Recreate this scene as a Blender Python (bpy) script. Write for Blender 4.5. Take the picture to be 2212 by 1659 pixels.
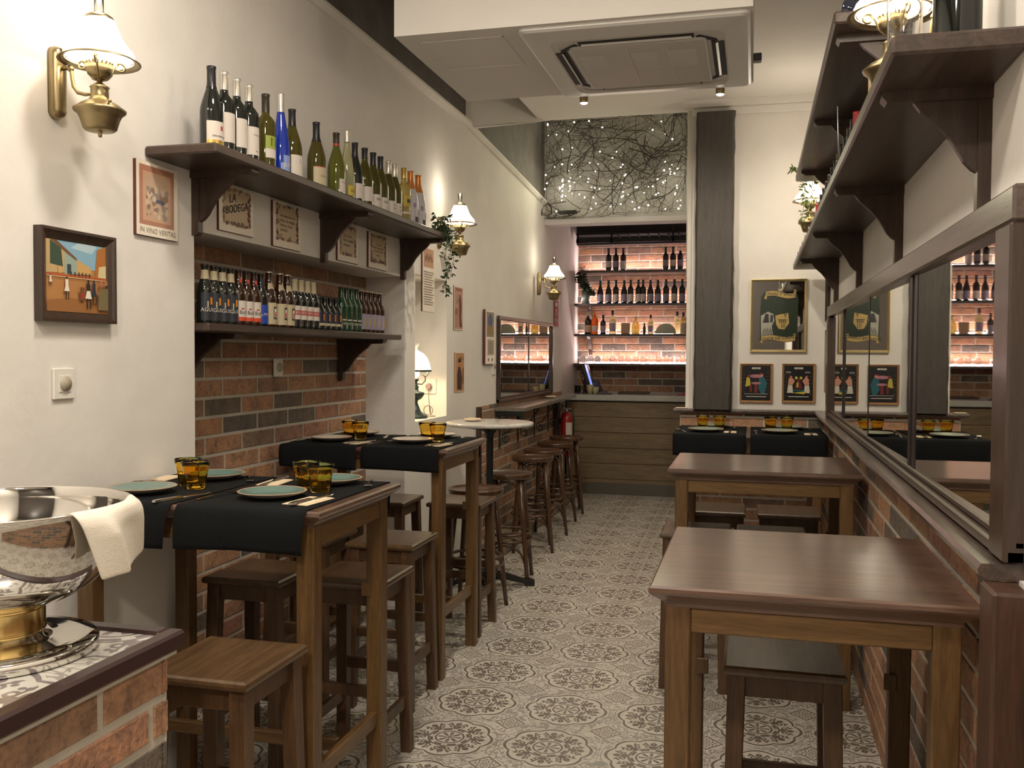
import bpy, math, random
from mathutils import Matrix, Vector
PI = math.pi
sin, cos = math.sin, math.cos
for o in list(bpy.data.objects): bpy.data.objects.remove(o)
S = bpy.context.scene
COL = S.collection

# ---------------------------------------------------------------- camera
def make_camera():
    yaw, pitch, roll, f = -0.2539, -0.03215, 0.0054, 2009.3
    fw = Vector((sin(yaw)*cos(pitch), cos(yaw)*cos(pitch), sin(pitch)))
    r = Vector((cos(yaw), -sin(yaw), 0)); u = r.cross(fw)
    r2 = r*cos(roll) + u*sin(roll); u2 = -r*sin(roll) + u*cos(roll)
    m = Matrix((r2, u2, -fw)).transposed().to_4x4()
    m.translation = (0, 0, 1.534)
    cd = bpy.data.cameras.new('camera'); c = bpy.data.objects.new('camera', cd); COL.objects.link(c)
    cd.sensor_fit = 'HORIZONTAL'; cd.sensor_width = 36; cd.lens = 36*f/2212; cd.clip_start = .02
    c.matrix_world = m; S.camera = c
make_camera()

# ---------------------------------------------------------------- world, exposure, room and fill lights
w = bpy.data.worlds.new('world'); S.world = w; w.use_nodes = True
w.node_tree.nodes['Background'].inputs[0].default_value = (1.0, .86, .70, 1)
w.node_tree.nodes['Background'].inputs[1].default_value = .12
S.view_settings.view_transform = 'Standard'; S.view_settings.look = 'None'
S.view_settings.gamma = 1; S.view_settings.use_curve_mapping = False
S.view_settings.exposure = 0.55
WARM = (1.0, .80, .56)
def light(name, kind, loc, power, color=WARM, size=.1, rot=(0,0,0), size_y=None, spot=None):
    d = bpy.data.lights.new(name, kind); d.energy = power; d.color = color
    if kind == 'AREA':
        d.size = size
        if size_y: d.shape = 'RECTANGLE'; d.size_y = size_y
        else: d.shape = 'DISK'
    else: d.shadow_soft_size = size
    if spot: d.spot_size = spot[0]; d.spot_blend = spot[1]
    o = bpy.data.objects.new(name, d); o.location = loc; o.rotation_euler = rot; COL.objects.link(o); return o
# added, unseen ceiling fill lights near the camera (their rims are built further down)
FILL_LIGHTS = [(-.75, .9, 3.35), (-.45, -.7, 3.35), (-1.0, 2.3, 3.35)]
for i, p in enumerate(FILL_LIGHTS):
    light('added_fill_lamp', 'AREA', (p[0], p[1], 3.34), (26, 46, 20)[i], (1, .90, .78), .30)
light('bar_fill_lamp', 'SPOT', (-.95, 7.7, 3.9), 60, (1, .86, .70), .12, (0, math.radians(-6), 0), spot=(math.radians(78), .6))  # added unseen fill over the bar end, has no fitting
for x in (-.887, -.183):
    light('soffit_spot_lamp', 'SPOT', (x, 4.93, 2.885), 42, (1, .88, .72), .03, (math.radians(32), 0, 0), spot=(math.radians(130), .5))

# ---------------------------------------------------------------- mesh builder
class MB:
    def __init__(s): s.v=[]; s.f=[]; s.m=[]; s.s=[]; s.M=Matrix.Identity(4); s.mi=0; s.sm=False; s.a=[]; s.rv=0.0
    def add(s, vs, fs, smooth=None):
        b=len(s.v); M=s.M
        s.v += [tuple(M@Vector(p)) for p in vs]
        for f in fs:
            s.f.append([b+i for i in f]); s.m.append(s.mi); s.s.append(s.sm if smooth is None else smooth); s.a.append(s.rv)
        return s
    def box(s, x0,x1,y0,y1,z0,z1, b=0):
        if b<=0:
            vs=[(x,y,z) for z in (z0,z1) for y in (y0,y1) for x in (x0,x1)]
            return s.add(vs,[(0,2,3,1),(4,5,7,6),(0,1,5,4),(2,6,7,3),(0,4,6,2),(1,3,7,5)],False)
        b=min(b,(x1-x0)*.45,(y1-y0)*.45,(z1-z0)*.45)
        vs=[];X=(x0,x1);Y=(y0,y1);Z=(z0,z1);idx={}
        for i in (0,1):
            for j in (0,1):
                for k in (0,1):
                    sx=b if i==0 else -b; sy=b if j==0 else -b; sz=b if k==0 else -b
                    idx[i,j,k,0]=len(vs); vs.append((X[i],Y[j]+sy,Z[k]+sz))
                    idx[i,j,k,1]=len(vs); vs.append((X[i]+sx,Y[j],Z[k]+sz))
                    idx[i,j,k,2]=len(vs); vs.append((X[i]+sx,Y[j]+sy,Z[k]))
        fs=[]
        I=lambda i,j,k,a: idx[i,j,k,a]
        fs.append([I(0,0,0,0),I(0,0,1,0),I(0,1,1,0),I(0,1,0,0)]); fs.append([I(1,0,0,0),I(1,1,0,0),I(1,1,1,0),I(1,0,1,0)])
        fs.append([I(0,0,0,1),I(1,0,0,1),I(1,0,1,1),I(0,0,1,1)]); fs.append([I(0,1,0,1),I(0,1,1,1),I(1,1,1,1),I(1,1,0,1)])
        fs.append([I(0,0,0,2),I(0,1,0,2),I(1,1,0,2),I(1,0,0,2)]); fs.append([I(0,0,1,2),I(1,0,1,2),I(1,1,1,2),I(0,1,1,2)])
        for i in (0,1):
            for j in (0,1): fs.append([I(i,j,0,0),I(i,j,1,0),I(i,j,1,1),I(i,j,0,1)])
        for i in (0,1):
            for k in (0,1): fs.append([I(i,0,k,0),I(i,1,k,0),I(i,1,k,2),I(i,0,k,2)])
        for j in (0,1):
            for k in (0,1): fs.append([I(0,j,k,1),I(1,j,k,1),I(1,j,k,2),I(0,j,k,2)])
        for i in (0,1):
            for j in (0,1):
                for k in (0,1): fs.append([I(i,j,k,0),I(i,j,k,1),I(i,j,k,2)])
        return s.add(vs,fs,False)
    def lathe(s, prof, seg=24, c=(0,0,0), a0=0, a1=2*PI, smooth=True, cap=False):
        full=abs(a1-a0-2*PI)<1e-6; n=seg if full else seg+1; vs=[];fs=[]
        for k in range(n):
            a=a0+(a1-a0)*k/seg
            for r,z in prof: vs.append((c[0]+r*cos(a),c[1]+r*sin(a),c[2]+z))
        m=len(prof)
        for k in range(seg):
            k2=(k+1)%n if full else k+1
            for j in range(m-1):
                f=[k*m+j,k2*m+j,k2*m+j+1,k*m+j+1]
                if prof[j][0]<1e-7: f=[k*m+j,k2*m+j+1,k*m+j+1]
                elif prof[j+1][0]<1e-7: f=[k*m+j,k2*m+j,k*m+j+1]
                fs.append(f)
        return s.add(vs,fs,smooth)
    def cyl(s,c,r,h,seg=20,r2=None,smooth=True):
        r2=r if r2 is None else r2
        s.lathe([(0,0),(r,0)],seg,c,smooth=False); s.lathe([(r,0),(r2,h)],seg,c,smooth=smooth); s.lathe([(r2,h),(0,h)],seg,c,smooth=False); return s
    def tube(s, pts, r, seg=8, closed=False, cap=True):
        P=[Vector(p) for p in pts]; n=len(P); R=r if isinstance(r,(list,tuple)) else [r]*n
        vs=[];fs=[]; up=None
        for i in range(n):
            t=(P[(i+1)%n]-P[i-1]) if closed else (P[min(i+1,n-1)]-P[max(i-1,0)])
            if t.length<1e-9: t=Vector((0,0,1))
            t.normalize()
            if up is None:
                up=Vector((0,0,1)) if abs(t.z)<.9 else Vector((1,0,0))
            b=t.cross(up)
            if b.length<1e-6: b=t.cross(Vector((1,0,0)))
            b.normalize(); up=b.cross(t).normalized()
            for k in range(seg):
                a=2*PI*k/seg; vs.append(tuple(P[i]+R[i]*(b*cos(a)+up*sin(a))))
        for i in range(n if closed else n-1):
            i2=(i+1)%n
            for k in range(seg): fs.append([i*seg+k,i*seg+(k+1)%seg,i2*seg+(k+1)%seg,i2*seg+k])
        if cap and not closed: fs.append(list(range(seg))[::-1]); fs.append([(n-1)*seg+k for k in range(seg)])
        return s.add(vs,fs,True)
    def prism(s, poly, t0, t1, ax='y'):
        # poly in the two other axes; extruded along ax from t0 to t1
        def P(a,b,t):
            return {'x':(t,a,b),'y':(a,t,b),'z':(a,b,t)}[ax]
        n=len(poly); vs=[P(a,b,t0) for a,b in poly]+[P(a,b,t1) for a,b in poly]
        fs=[list(range(n))[::-1],list(range(n,2*n))]+[[i,(i+1)%n,n+(i+1)%n,n+i] for i in range(n)]
        return s.add(vs,fs,False)
    def loft(s, rings, cap=True, smooth=False):
        n=len(rings[0]); vs=[p for r in rings for p in r]; fs=[]
        for i in range(len(rings)-1):
            for k in range(n): fs.append([i*n+k,i*n+(k+1)%n,(i+1)*n+(k+1)%n,(i+1)*n+k])
        if cap: fs.append(list(range(n))[::-1]); fs.append([(len(rings)-1)*n+k for k in range(n)])
        return s.add(vs,fs,smooth)
    def leg(s,x0,y0,z0,x1,y1,z1,w0,w1=None):
        w1=w1 or w0; q=[(-1,-1),(1,-1),(1,1),(-1,1)]
        e=.12; R=[]
        for (x,y,z,wd) in ((x0,y0,z0,w0),(x1,y1,z1,w1)):
            h=wd/2; ring=[]
            for a,b in ((-1,-1+e),(-1+e,-1),(1-e,-1),(1,-1+e),(1,1-e),(1-e,1),(-1+e,1),(-1,1-e)): ring.append((x+a*h,y+b*h,z))
            R.append(ring)
        return s.loft(R)
    def sphere(s,c,r,seg=12,rings=8,sc=(1,1,1)):
        prof=[(r*sin(PI*i/rings),-r*cos(PI*i/rings)) for i in range(rings+1)]; prof[0]=(0,-r);prof[-1]=(0,r)
        M=s.M.copy(); s.M=M@Matrix.Translation(c)@Matrix.Diagonal((*sc,1)); s.lathe(prof,seg); s.M=M; return s
    def poly(s,pts): return s.add(pts,[list(range(len(pts)))],False)
    def build(s,name,mats,parent=None):
        me=bpy.data.meshes.new(name); me.from_pydata(s.v,[],s.f)
        if not isinstance(mats,(list,tuple)): mats=[mats]
        for m in mats: me.materials.append(m)
        me.polygons.foreach_set('material_index',s.m); me.polygons.foreach_set('use_smooth',s.s)
        if any(s.a):
            at=me.attributes.new('rnd','FLOAT','FACE'); at.data.foreach_set('value',s.a)
        me.update()
        o=bpy.data.objects.new(name,me); COL.objects.link(o)
        if parent: o.parent=parent
        return o
def bx(*a,**k): return MB().box(*a,**k)
def tag(o,label,cat,group=None):
    o['label']=label; o['category']=cat
    if group: o['group']=group
    return o
def thing(name,label,cat,loc=(0,0,0),rz=0,group=None):
    o=bpy.data.objects.new(name,None); o.empty_display_size=.05; COL.objects.link(o)
    o.location=loc; o.rotation_euler=(0,0,rz); return tag(o,label,cat,group)
def struct(name,mb,mats,parent=None):
    o=mb.build(name,mats,parent); o['kind']='structure'; return o
def dup(root,loc,rz=None,label=None,group=None):
    r=root.copy(); COL.objects.link(r); r.location=loc
    if rz is not None: r.rotation_euler=(0,0,rz)
    if label: r['label']=label
    if group: r['group']=group
    for ch in list(root.children):
        c=ch.copy(); COL.objects.link(c); c.parent=r
        for g in list(ch.children):
            d=g.copy(); COL.objects.link(d); d.parent=c
    return r

# ---------------------------------------------------------------- materials
class X:   # tiny expression layer over math nodes
    nt=None
    def __init__(s,so): s.so=so
    @staticmethod
    def op(kind,*a):
        n=X.nt.nodes.new('ShaderNodeMath'); n.operation=kind
        for i,v in enumerate(a):
            if isinstance(v,X): X.nt.links.new(v.so,n.inputs[i])
            else: n.inputs[i].default_value=float(v)
        return X(n.outputs[0])
    def __add__(s,o): return X.op('ADD',s,o)
    __radd__=__add__
    def __sub__(s,o): return X.op('SUBTRACT',s,o)
    def __rsub__(s,o): return X.op('SUBTRACT',o,s)
    def __mul__(s,o): return X.op('MULTIPLY',s,o)
    __rmul__=__mul__
    def __truediv__(s,o): return X.op('DIVIDE',s,o)
    def __lt__(s,o): return X.op('LESS_THAN',s,o)
    def __gt__(s,o): return X.op('GREATER_THAN',s,o)
def xmax(*a):
    r=a[0]
    for b in a[1:]: r=X.op('MAXIMUM',r,b)
    return r
def xabs(a): return X.op('ABSOLUTE',a)
MATS={}
def newmat(name):
    m=bpy.data.materials.new(name); m.use_nodes=True; nt=m.node_tree; b=nt.nodes['Principled BSDF']; return m,nt,b
def srgb(h):
    r=[int(h[i:i+2],16)/255 for i in (0,2,4)]
    return tuple((c/12.92 if c<=.04045 else ((c+.055)/1.055)**2.4) for c in r)
def mat(name,col,rough=.5,metal=0,spec=None,coat=0,trans=0,ior=None,emit=None,es=0,alpha=1,bump=0,bscale=200):
    if name in MATS: return MATS[name]
    m,nt,b=newmat(name)
    if isinstance(col,str): col=srgb(col)
    b.inputs['Base Color'].default_value=(*col,1); b.inputs['Roughness'].default_value=rough; b.inputs['Metallic'].default_value=metal
    if spec is not None: b.inputs['Specular IOR Level'].default_value=spec
    b.inputs['Coat Weight'].default_value=coat; b.inputs['Transmission Weight'].default_value=trans
    if ior: b.inputs['IOR'].default_value=ior
    if emit: b.inputs['Emission Color'].default_value=(*emit,1); b.inputs['Emission Strength'].default_value=es
    if bump:
        n=nt.nodes.new('ShaderNodeTexNoise'); n.inputs['Scale'].default_value=bscale; n.inputs['Detail'].default_value=4
        t=nt.nodes.new('ShaderNodeTexCoord'); nt.links.new(t.outputs['Object'],n.inputs['Vector'])
        bp=nt.nodes.new('ShaderNodeBump'); bp.inputs['Strength'].default_value=bump; bp.inputs['Distance'].default_value=.004
        nt.links.new(n.outputs[0],bp.inputs['Height']); nt.links.new(bp.outputs[0],b.inputs['Normal'])
    MATS[name]=m; return m
def ramp(nt,fac,stops,interp='LINEAR'):
    r=nt.nodes.new('ShaderNodeValToRGB'); r.color_ramp.interpolation=interp
    while len(r.color_ramp.elements)<len(stops): r.color_ramp.elements.new(.5)
    for e,(p,c) in zip(r.color_ramp.elements,stops): e.position=p; e.color=(*c,1)
    nt.links.new(fac,r.inputs[0]); return r.outputs[0]
def noise(nt,vec,scale,detail=4,rough=.5,dist=0):
    n=nt.nodes.new('ShaderNodeTexNoise'); n.inputs['Scale'].default_value=scale; n.inputs['Detail'].default_value=detail
    n.inputs['Roughness'].default_value=rough; n.inputs['Distortion'].default_value=dist; nt.links.new(vec,n.inputs['Vector']); return n.outputs[0]
def mapping(nt,sc=(1,1,1),loc=(0,0,0),rot=(0,0,0),src='Object'):
    t=nt.nodes.new('ShaderNodeTexCoord'); m=nt.nodes.new('ShaderNodeMapping')
    m.inputs['Scale'].default_value=sc; m.inputs['Location'].default_value=loc; m.inputs['Rotation'].default_value=rot
    nt.links.new(t.outputs[src],m.inputs['Vector']); return m.outputs[0]
def mixc(nt,f,a,b,blend='MIX'):
    m=nt.nodes.new('ShaderNodeMix'); m.data_type='RGBA'; m.blend_type=blend
    for k,v in ((0,f),(6,a),(7,b)):
        if isinstance(v,bpy.types.NodeSocket): nt.links.new(v,m.inputs[k])
        elif k==0: m.inputs[0].default_value=v
        else: m.inputs[k].default_value=(*v,1)
    return m.outputs[2]
def wood(name,dark,light,axis='z',rough=.4,coat=0,scale=1.0,bump=.15):
    if name in MATS: return MATS[name]
    m,nt,b=newmat(name)
    sc={'x':(1.2,14,14),'y':(14,1.2,14),'z':(14,14,1.2)}[axis]
    v=mapping(nt,tuple(c*scale for c in sc))
    n1=noise(nt,v,2.2,6,.6,1.2); v2=mapping(nt,tuple(c*scale*5 for c in sc)); n2=noise(nt,v2,3,3,.6)
    c1=ramp(nt,n1,[(.3,dark),(.72,light)]); c2=ramp(nt,n2,[(.35,(.55,.55,.55)),(.65,(1,1,1))])
    c=mixc(nt,.6,c1,c2,'MULTIPLY'); nt.links.new(c,b.inputs['Base Color'])
    b.inputs['Roughness'].default_value=rough; b.inputs['Coat Weight'].default_value=coat; b.inputs['Coat Roughness'].default_value=.18
    bp=nt.nodes.new('ShaderNodeBump'); bp.inputs['Strength'].default_value=bump; bp.inputs['Distance'].default_value=.002
    nt.links.new(n2,bp.inputs['Height']); nt.links.new(bp.outputs[0],b.inputs['Normal'])
    MATS[name]=m; return m
def plaster(name,col,var=.06,bump=.25,sc=3.0):
    if name in MATS: return MATS[name]
    m,nt,b=newmat(name); v=mapping(nt)
    n=noise(nt,v,sc,5,.55); c=ramp(nt,n,[(.3,tuple(x*(1-var) for x in col)),(.7,tuple(min(1,x*(1+var*.4)) for x in col))])
    nt.links.new(c,b.inputs['Base Color']); b.inputs['Roughness'].default_value=.75
    n2=noise(nt,v,45,6,.6); n3=noise(nt,v,6,3,.5)
    bp=nt.nodes.new('ShaderNodeBump'); bp.inputs['Strength'].default_value=bump; bp.inputs['Distance'].default_value=.003
    nt.links.new(n2,bp.inputs['Height'])
    bp2=nt.nodes.new('ShaderNodeBump'); bp2.inputs['Strength'].default_value=bump; bp2.inputs['Distance'].default_value=.02
    nt.links.new(n3,bp2.inputs['Height']); nt.links.new(bp.outputs[0],bp2.inputs['Normal']); nt.links.new(bp2.outputs[0],b.inputs['Normal'])
    MATS[name]=m; return m
def brickmat():
    m,nt,b=newmat('brick_clay'); a=nt.nodes.new('ShaderNodeAttribute'); a.attribute_name='rnd'
    c=ramp(nt,a.outputs['Fac'],[(0,(.15,.13,.11)),(.16,(.19,.155,.12)),(.19,(.31,.20,.13)),(.45,(.44,.25,.145)),(.7,(.48,.285,.17)),(.85,(.40,.21,.14)),(1,(.27,.19,.14))])
    v=mapping(nt); n=noise(nt,v,11,7,.7,.6); n2=noise(nt,v,70,4,.6)
    g=ramp(nt,n,[(.28,(.36,.34,.36)),(.5,(.85,.82,.80)),(.72,(1.15,1.0,.80))]); c=mixc(nt,.95,c,g,'MULTIPLY')
    g2=ramp(nt,n2,[(.3,(.55,.53,.52)),(.5,(1,1,1)),(.75,(1.3,1.2,1.1))]); c=mixc(nt,.8,c,g2,'MULTIPLY')
    nt.links.new(c,b.inputs['Base Color']); b.inputs['Roughness'].default_value=.72
    bp=nt.nodes.new('ShaderNodeBump'); bp.inputs['Strength'].default_value=.8; bp.inputs['Distance'].default_value=.006
    nt.links.new(n2,bp.inputs['Height']); nt.links.new(bp.outputs[0],b.inputs['Normal'])
    return m
def tilemat(name,cell,ox,oy,al,light=(.62,.58,.50),dark=(.125,.10,.08),grey=(.29,.27,.245),rough=.35):
    m,nt,b=newmat(name); X.nt=nt
    t=nt.nodes.new('ShaderNodeTexCoord'); sp=nt.nodes.new('ShaderNodeSeparateXYZ'); nt.links.new(t.outputs['Object'],sp.inputs[0])
    x=X(sp.outputs[0])-ox; y=X(sp.outputs[1])-oy
    u=(x*cos(al)+y*sin(al))/cell; v=(y*cos(al)-x*sin(al))/cell
    fu=X.op('FRACT',u+100.5)-.5; fv=X.op('FRACT',v+100.5)-.5
    r=X.op('SQRT',fu*fu+fv*fv); th=X.op('ARCTAN2',fv,fu)
    c4=xabs(X.op('COSINE',th*4)); R=.385+c4*.045
    ring=(xabs(r-R)<(.010+.005*c4))
    def within(a,lo,hi): return (a>lo)*(a<hi)
    ring2=within(r,.130,.150); ring3=within(r,.168,.20)*(X.op('COSINE',th*8)<.35)
    ring3b=(xabs(r-.212)<.009)
    # fold the angle into one of eight wedges centred on a spoke
    k=PI/4; t8=(X.op('FRACT',th/k+8.5)-.5)*k
    px=r*X.op('COSINE',t8); py=xabs(r*X.op('SINE',t8))
    spoke=within(px,.21,.36)*(py<(.012+.022*xabs(X.op('SINE',(px-.21)*42))))
    d1=X.op('SQRT',(px-.265)*(px-.265)+(py-.052)*(py-.052)); curl=(xabs(d1-.022)<.009)
    d2=X.op('SQRT',(px-.325)*(px-.325)+(py-.075)*(py-.075)); curl2=(d2<.017)
    d3=X.op('SQRT',(px-.30)*(px-.30)+(py-.095)*(py-.095)); curl3=(d3<.015)
    stem=within(px,.29,.35)*(xabs(py-(px-.23)*.75)<.010)
    petal=within(r,.03,.118)*(xabs(X.op('COSINE',th*4))>(.45+r*3.5))
    core=(r<.022)
    inr=(r<.118)*1.0
    a=.5-xabs(fu); c=.5-xabs(fv); d=a+c
    dia=within(d,.146,.170)
    rc=X.op('SQRT',a*a+c*c); tc=X.op('ARCTAN2',c,a)
    flow=(d<.138)*(rc<.12)*(X.op('SINE',rc*150+1.2)*X.op('COSINE',tc*8)>.1)
    dark_m=xmax(ring,ring2,ring3,ring3b,spoke,curl,curl2,curl3,stem,petal,core,dia,flow)
    # grey vine outside the medallion
    out=(r>(R+.028))*(d>.19)
    arc=(xabs(r-.475)<.005)*(d>.17)
    X_n=X(noise(nt,mapping(nt,(1,1,1)),.11/cell*80,1,.4,1.5))
    vine=xmax(out*within(X_n,.475,.60),arc)
    stalk=out*xmax((a<.006),(c<.006))
    grout=xmax((xabs(fu)<.0035),(xabs(fv)<.0035),(a<.0035),(c<.0035))
    col=mixc(nt,(vine*.85).so,light,grey); col=mixc(nt,(dark_m*.92).so,col,dark); col=mixc(nt,(grout*.9).so,col,(.33,.30,.27))
    n=noise(nt,mapping(nt),3.5,5,.6); g=ramp(nt,n,[(.3,(.78,.77,.75)),(.7,(1,1,1))]); col=mixc(nt,.8,col,g,'MULTIPLY')
    nt.links.new(col,b.inputs['Base Color']); b.inputs['Roughness'].default_value=rough
    bp=nt.nodes.new('ShaderNodeBump'); bp.inputs['Strength'].default_value=.3; bp.inputs['Distance'].default_value=.001; bp.invert=True
    nt.links.new(grout.so,bp.inputs['Height']); nt.links.new(bp.outputs[0],b.inputs['Normal'])
    return m
def marble(name='marble_white',a=(.62,.60,.55),c=(.36,.36,.34),sc=9):
    m,nt,b=newmat(name); v=mapping(nt); n=noise(nt,v,sc,8,.7,2.0)
    nt.links.new(ramp(nt,n,[(.36,c),(.5,a),(.56,tuple(x*.75 for x in a)),(.62,a)]),b.inputs['Base Color'])
    b.inputs['Roughness'].default_value=.18; return m

PLA=plaster('plaster_white',(.72,.685,.63))
PLA2=plaster('plaster_ceiling',(.71,.68,.63),.03,.08)
DPLA=plaster('plaster_dark_brown',(.12,.103,.088),.3,.5,6)
JAMB=plaster('plaster_grey',(.50,.46,.40),.03,.1)
BRK=brickmat(); MORT=plaster('mortar',(.50,.46,.39),.1,.6,12)
FLOOR=tilemat('floor_tiles',.4,-1.158,3.4997,.01468)
TOPT=tilemat('counter_tiles',.50,-1.30,1.20,0,light=(.62,.60,.54),dark=(.17,.14,.15),rough=.2)
W_TOPX=wood('table_top_wood',(.080,.042,.028),(.17,.095,.062),'x',.36,.9)
W_LEG=wood('table_leg_wood',(.085,.043,.014),(.175,.094,.033),'z',.38,.15)
W_LEGX=wood('table_rail_wood_x',(.10,.052,.017),(.20,.11,.038),'x',.38,.15)
W_LEGY=wood('table_rail_wood_y',(.10,.052,.017),(.20,.11,.038),'y',.38,.15)
W_SEAT=wood('stool_seat_wood',(.062,.033,.014),(.135,.074,.031),'y',.38,.35)
W_SLEG=wood('stool_leg_wood',(.06,.030,.014),(.13,.066,.028),'z',.42,.1)
W_SHELF=wood('shelf_wood',(.032,.019,.013),(.082,.050,.036),'y',.42,.15)
W_SHELFZ=wood('bracket_wood',(.032,.019,.012),(.075,.040,.025),'z',.42,.15)
W_BENT=wood('bentwood',(.05,.022,.010),(.115,.052,.022),'z',.3,.35)
W_LEDGE=wood('ledge_wood',(.05,.032,.024),(.12,.083,.065),'y',.3,.35)
W_FRAME=wood('frame_wood',(.028,.016,.011),(.065,.036,.023),'z',.35,.25)
W_RED=wood('red_brown_wood',(.04,.018,.010),(.085,.038,.020),'z',.5,0)
W_BAR=wood('bar_front_wood',(.17,.120,.062),(.26,.185,.100),'x',.5,0,.6)
W_GOLD=wood('pine_frame_wood',(.30,.15,.06),(.48,.27,.11),'z',.35,.2)
COLW=wood('column_paint',(.045,.037,.030),(.072,.060,.048),'z',.6,0,.8,.8)
MARB=marble(); MARG=marble('marble_counter',(.50,.50,.46),(.36,.37,.34),40)
BRASS=mat('antique_brass',(.34,.27,.15),.34,1); BRASSH=mat('bright_brass',(.75,.55,.22),.2,1)
STEEL=mat('polished_steel',(.72,.70,.66),.06,1); STEELB=mat('cutlery_steel',(.7,.68,.64),.16,1)
BLK=mat('black_iron',(.015,.015,.016),.4,.3); BLKP=mat('black_plastic',(.02,.02,.022),.35)
WHP=mat('white_plastic',(.72,.69,.62),.35); WHG=mat('ac_white',(.62,.60,.56),.4)
SHADE=mat('milk_glass_lit',(.9,.87,.8),.3,emit=(1,.86,.62),es=1.3)
GLC=mat('clear_glass',(1,1,1),.02,trans=1,ior=1.45)
CLOTH=mat('black_runner_cloth',(.006,.0068,.0075),.9,spec=.18,bump=.5,bscale=500)
NAPC=mat('white_napkin_cloth',(.70,.64,.54),.85,bump=.3,bscale=400)
PAPN=mat('cream_paper_napkin',(.72,.58,.40),.8)
TEAL=mat('teal_glaze',(.135,.215,.185),.22,coat=.4); CREAM=mat('cream_glaze',(.66,.59,.49),.22,coat=.4); GRN=mat('pale_green_glaze',(.24,.32,.26),.22,coat=.4)
RIMB=mat('brown_rim_glaze',(.38,.26,.17),.3); UNDER=mat('stoneware_underside',(.30,.27,.23),.4)
AMBER=mat('amber_glass',(1.0,.78,.26),.03,trans=1,ior=1.25)
MIRR=mat('mirror_silver',(.80,.79,.74),.015,1)
LEAF=mat('leaf_green',(.03,.055,.02),.5); LEAFL=mat('leaf_light',(.16,.22,.06),.5); STEM=mat('stem_green',(.07,.09,.03),.6)
TWIG=mat('dry_twig',(.06,.045,.03),.8); BULB=mat('fairy_bulb',(1,.95,.8),.3,emit=(1,.93,.76),es=30)

# ---------------------------------------------------------------- the room
XL, XR = -2.03, .502
struct('floor', MB().box(-2.45,1.2,-2.3,11.6,-.08,0), FLOOR)
wl=MB(); T=-2.45
wl.box(T,XL,-2.3,3.08,0,3.2); wl.box(T,XL,3.08,5.25,1.99,3.2); wl.box(T,XL,5.25,5.43,0,3.2)
wl.box(T,XL,5.43,6.04,0,1.11); wl.box(T,XL,5.43,6.04,2.03,3.2); wl.box(T,XL,6.04,6.5,0,3.2)
wl.box(T,-2.30,5.43,6.04,1.11,2.03); wl.box(T,-2.29,3.08,5.25,0,1.99)
wl.prism([(6.5,0),(10.02,0),(10.02,3.0),(9.7,3.0),(6.5,3.2)],T,-2.037,'x')
wl.box(T,-2.14,10.02,11.6,0,4.0)
struct('wall_left',wl,PLA)
struct('wall_left_upper',MB().box(T,-2.045,-2.3,10.1,2.98,4.0),DPLA)
cr=MB(); cr.prism([(-2.045,3.165),(-2.015,3.175),(-1.995,3.20),(-1.995,3.215),(-2.045,3.235)],-2.3,6.5,'y')
rings=[]
for y,z in ((6.5,3.2),(9.7,3.0)): rings.append([(-2.05,y,z-.035),(-2.02,y,z-.025),(-2.005,y,z),(-2.005,y,z+.015),(-2.05,y,z+.035)])
cr.loft(rings); struct('trim_1',cr,PLA)
rw=MB(); rw.box(XR,.68,-2.3,7.2,1.06,3.6); rw.box(XR-.012,.68,-2.3,7.2,0,1.113)
struct('wall_right',rw,PLA)
fw=MB(); fw.box(-.25,.68,6.975,7.2,1.05,3.5); fw.box(-.52,.68,6.95,7.2,0,1.113); fw.box(-.455,-.22,7.06,7.2,1.05,3.5)
struct('wall_far',fw,PLA)
co=MB(); co.box(-.455,.502,6.935,6.975,3.27,3.325,.004); co.box(-.52,.502,6.91,6.975,3.325,3.376)
struct('trim_2',co,PLA2)
struct('wall_front',MB().box(-2.45,.68,-2.45,-2.3,0,4.0),mat('night_doorway',(.06,.05,.042),.35))
ce=MB(); ce.box(-1.64,.68,-2.3,7.23,3.376,3.50); ce.box(-2.45,.68,-2.3,11.7,3.95,4.1); ce.box(-1.66,-1.64,-2.3,7.23,3.376,3.95)
ce.loft([[(-2.046,6.5,3.172),(-1.64,7.225,3.378),(-1.60,7.25,3.378),(-2.046,6.55,3.172)],[(-2.046,6.5,3.96),(-1.64,7.225,3.96),(-1.60,7.25,3.96),(-2.046,6.55,3.96)]])
struct('ceiling',ce,PLA2)
# bar end: bulkhead, back wall, side wall
bk=MB(); bk.box(-2.05,-.60,9.12,9.25,2.86,3.95); struct('wall_bulkhead',bk,plaster('plaster_bulkhead',(.50,.48,.42),.15,.4))
struct('trim_3',MB().box(-2.04,-.60,9.08,9.27,2.82,2.875,.006),plaster('plaster_lilac',(.60,.56,.54),.03,.1))
pl=MB(); pl.box(-.635,-.545,9.02,9.3,2.28,3.95); struct('trim_4',pl,PLA2)
struct("wall_bar_right",MB().box(-.50,-.44,7.2,9.3,0,3.95).box(-.58,-.40,9.3,11.6,0,3.95),PLA)
struct('wall_bar_back',MB().box(-2.2,-.5,11.52,11.7,0,3.0),MORT)
# dark column
cm=MB(); random.seed(4); rg=[]
for i in range(26):
    z=1.142+i*(3.276-1.142)/25; j=lambda a:(random.random()-.5)*a
    rg.append([(-.420+j(.006),6.865,z),(-.405,6.845,z),(-.165+j(.010),6.845,z),(-.150+j(.014),6.87,z),(-.150,7.06,z),(-.420,7.06,z)])
cm.loft(rg,smooth=False); o=struct('column_wood',cm,COLW)
o=struct('ceiling_soffit',MB().box(-1.52,-.02,3.80,4.855,2.9,3.42),PLA2)
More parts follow.
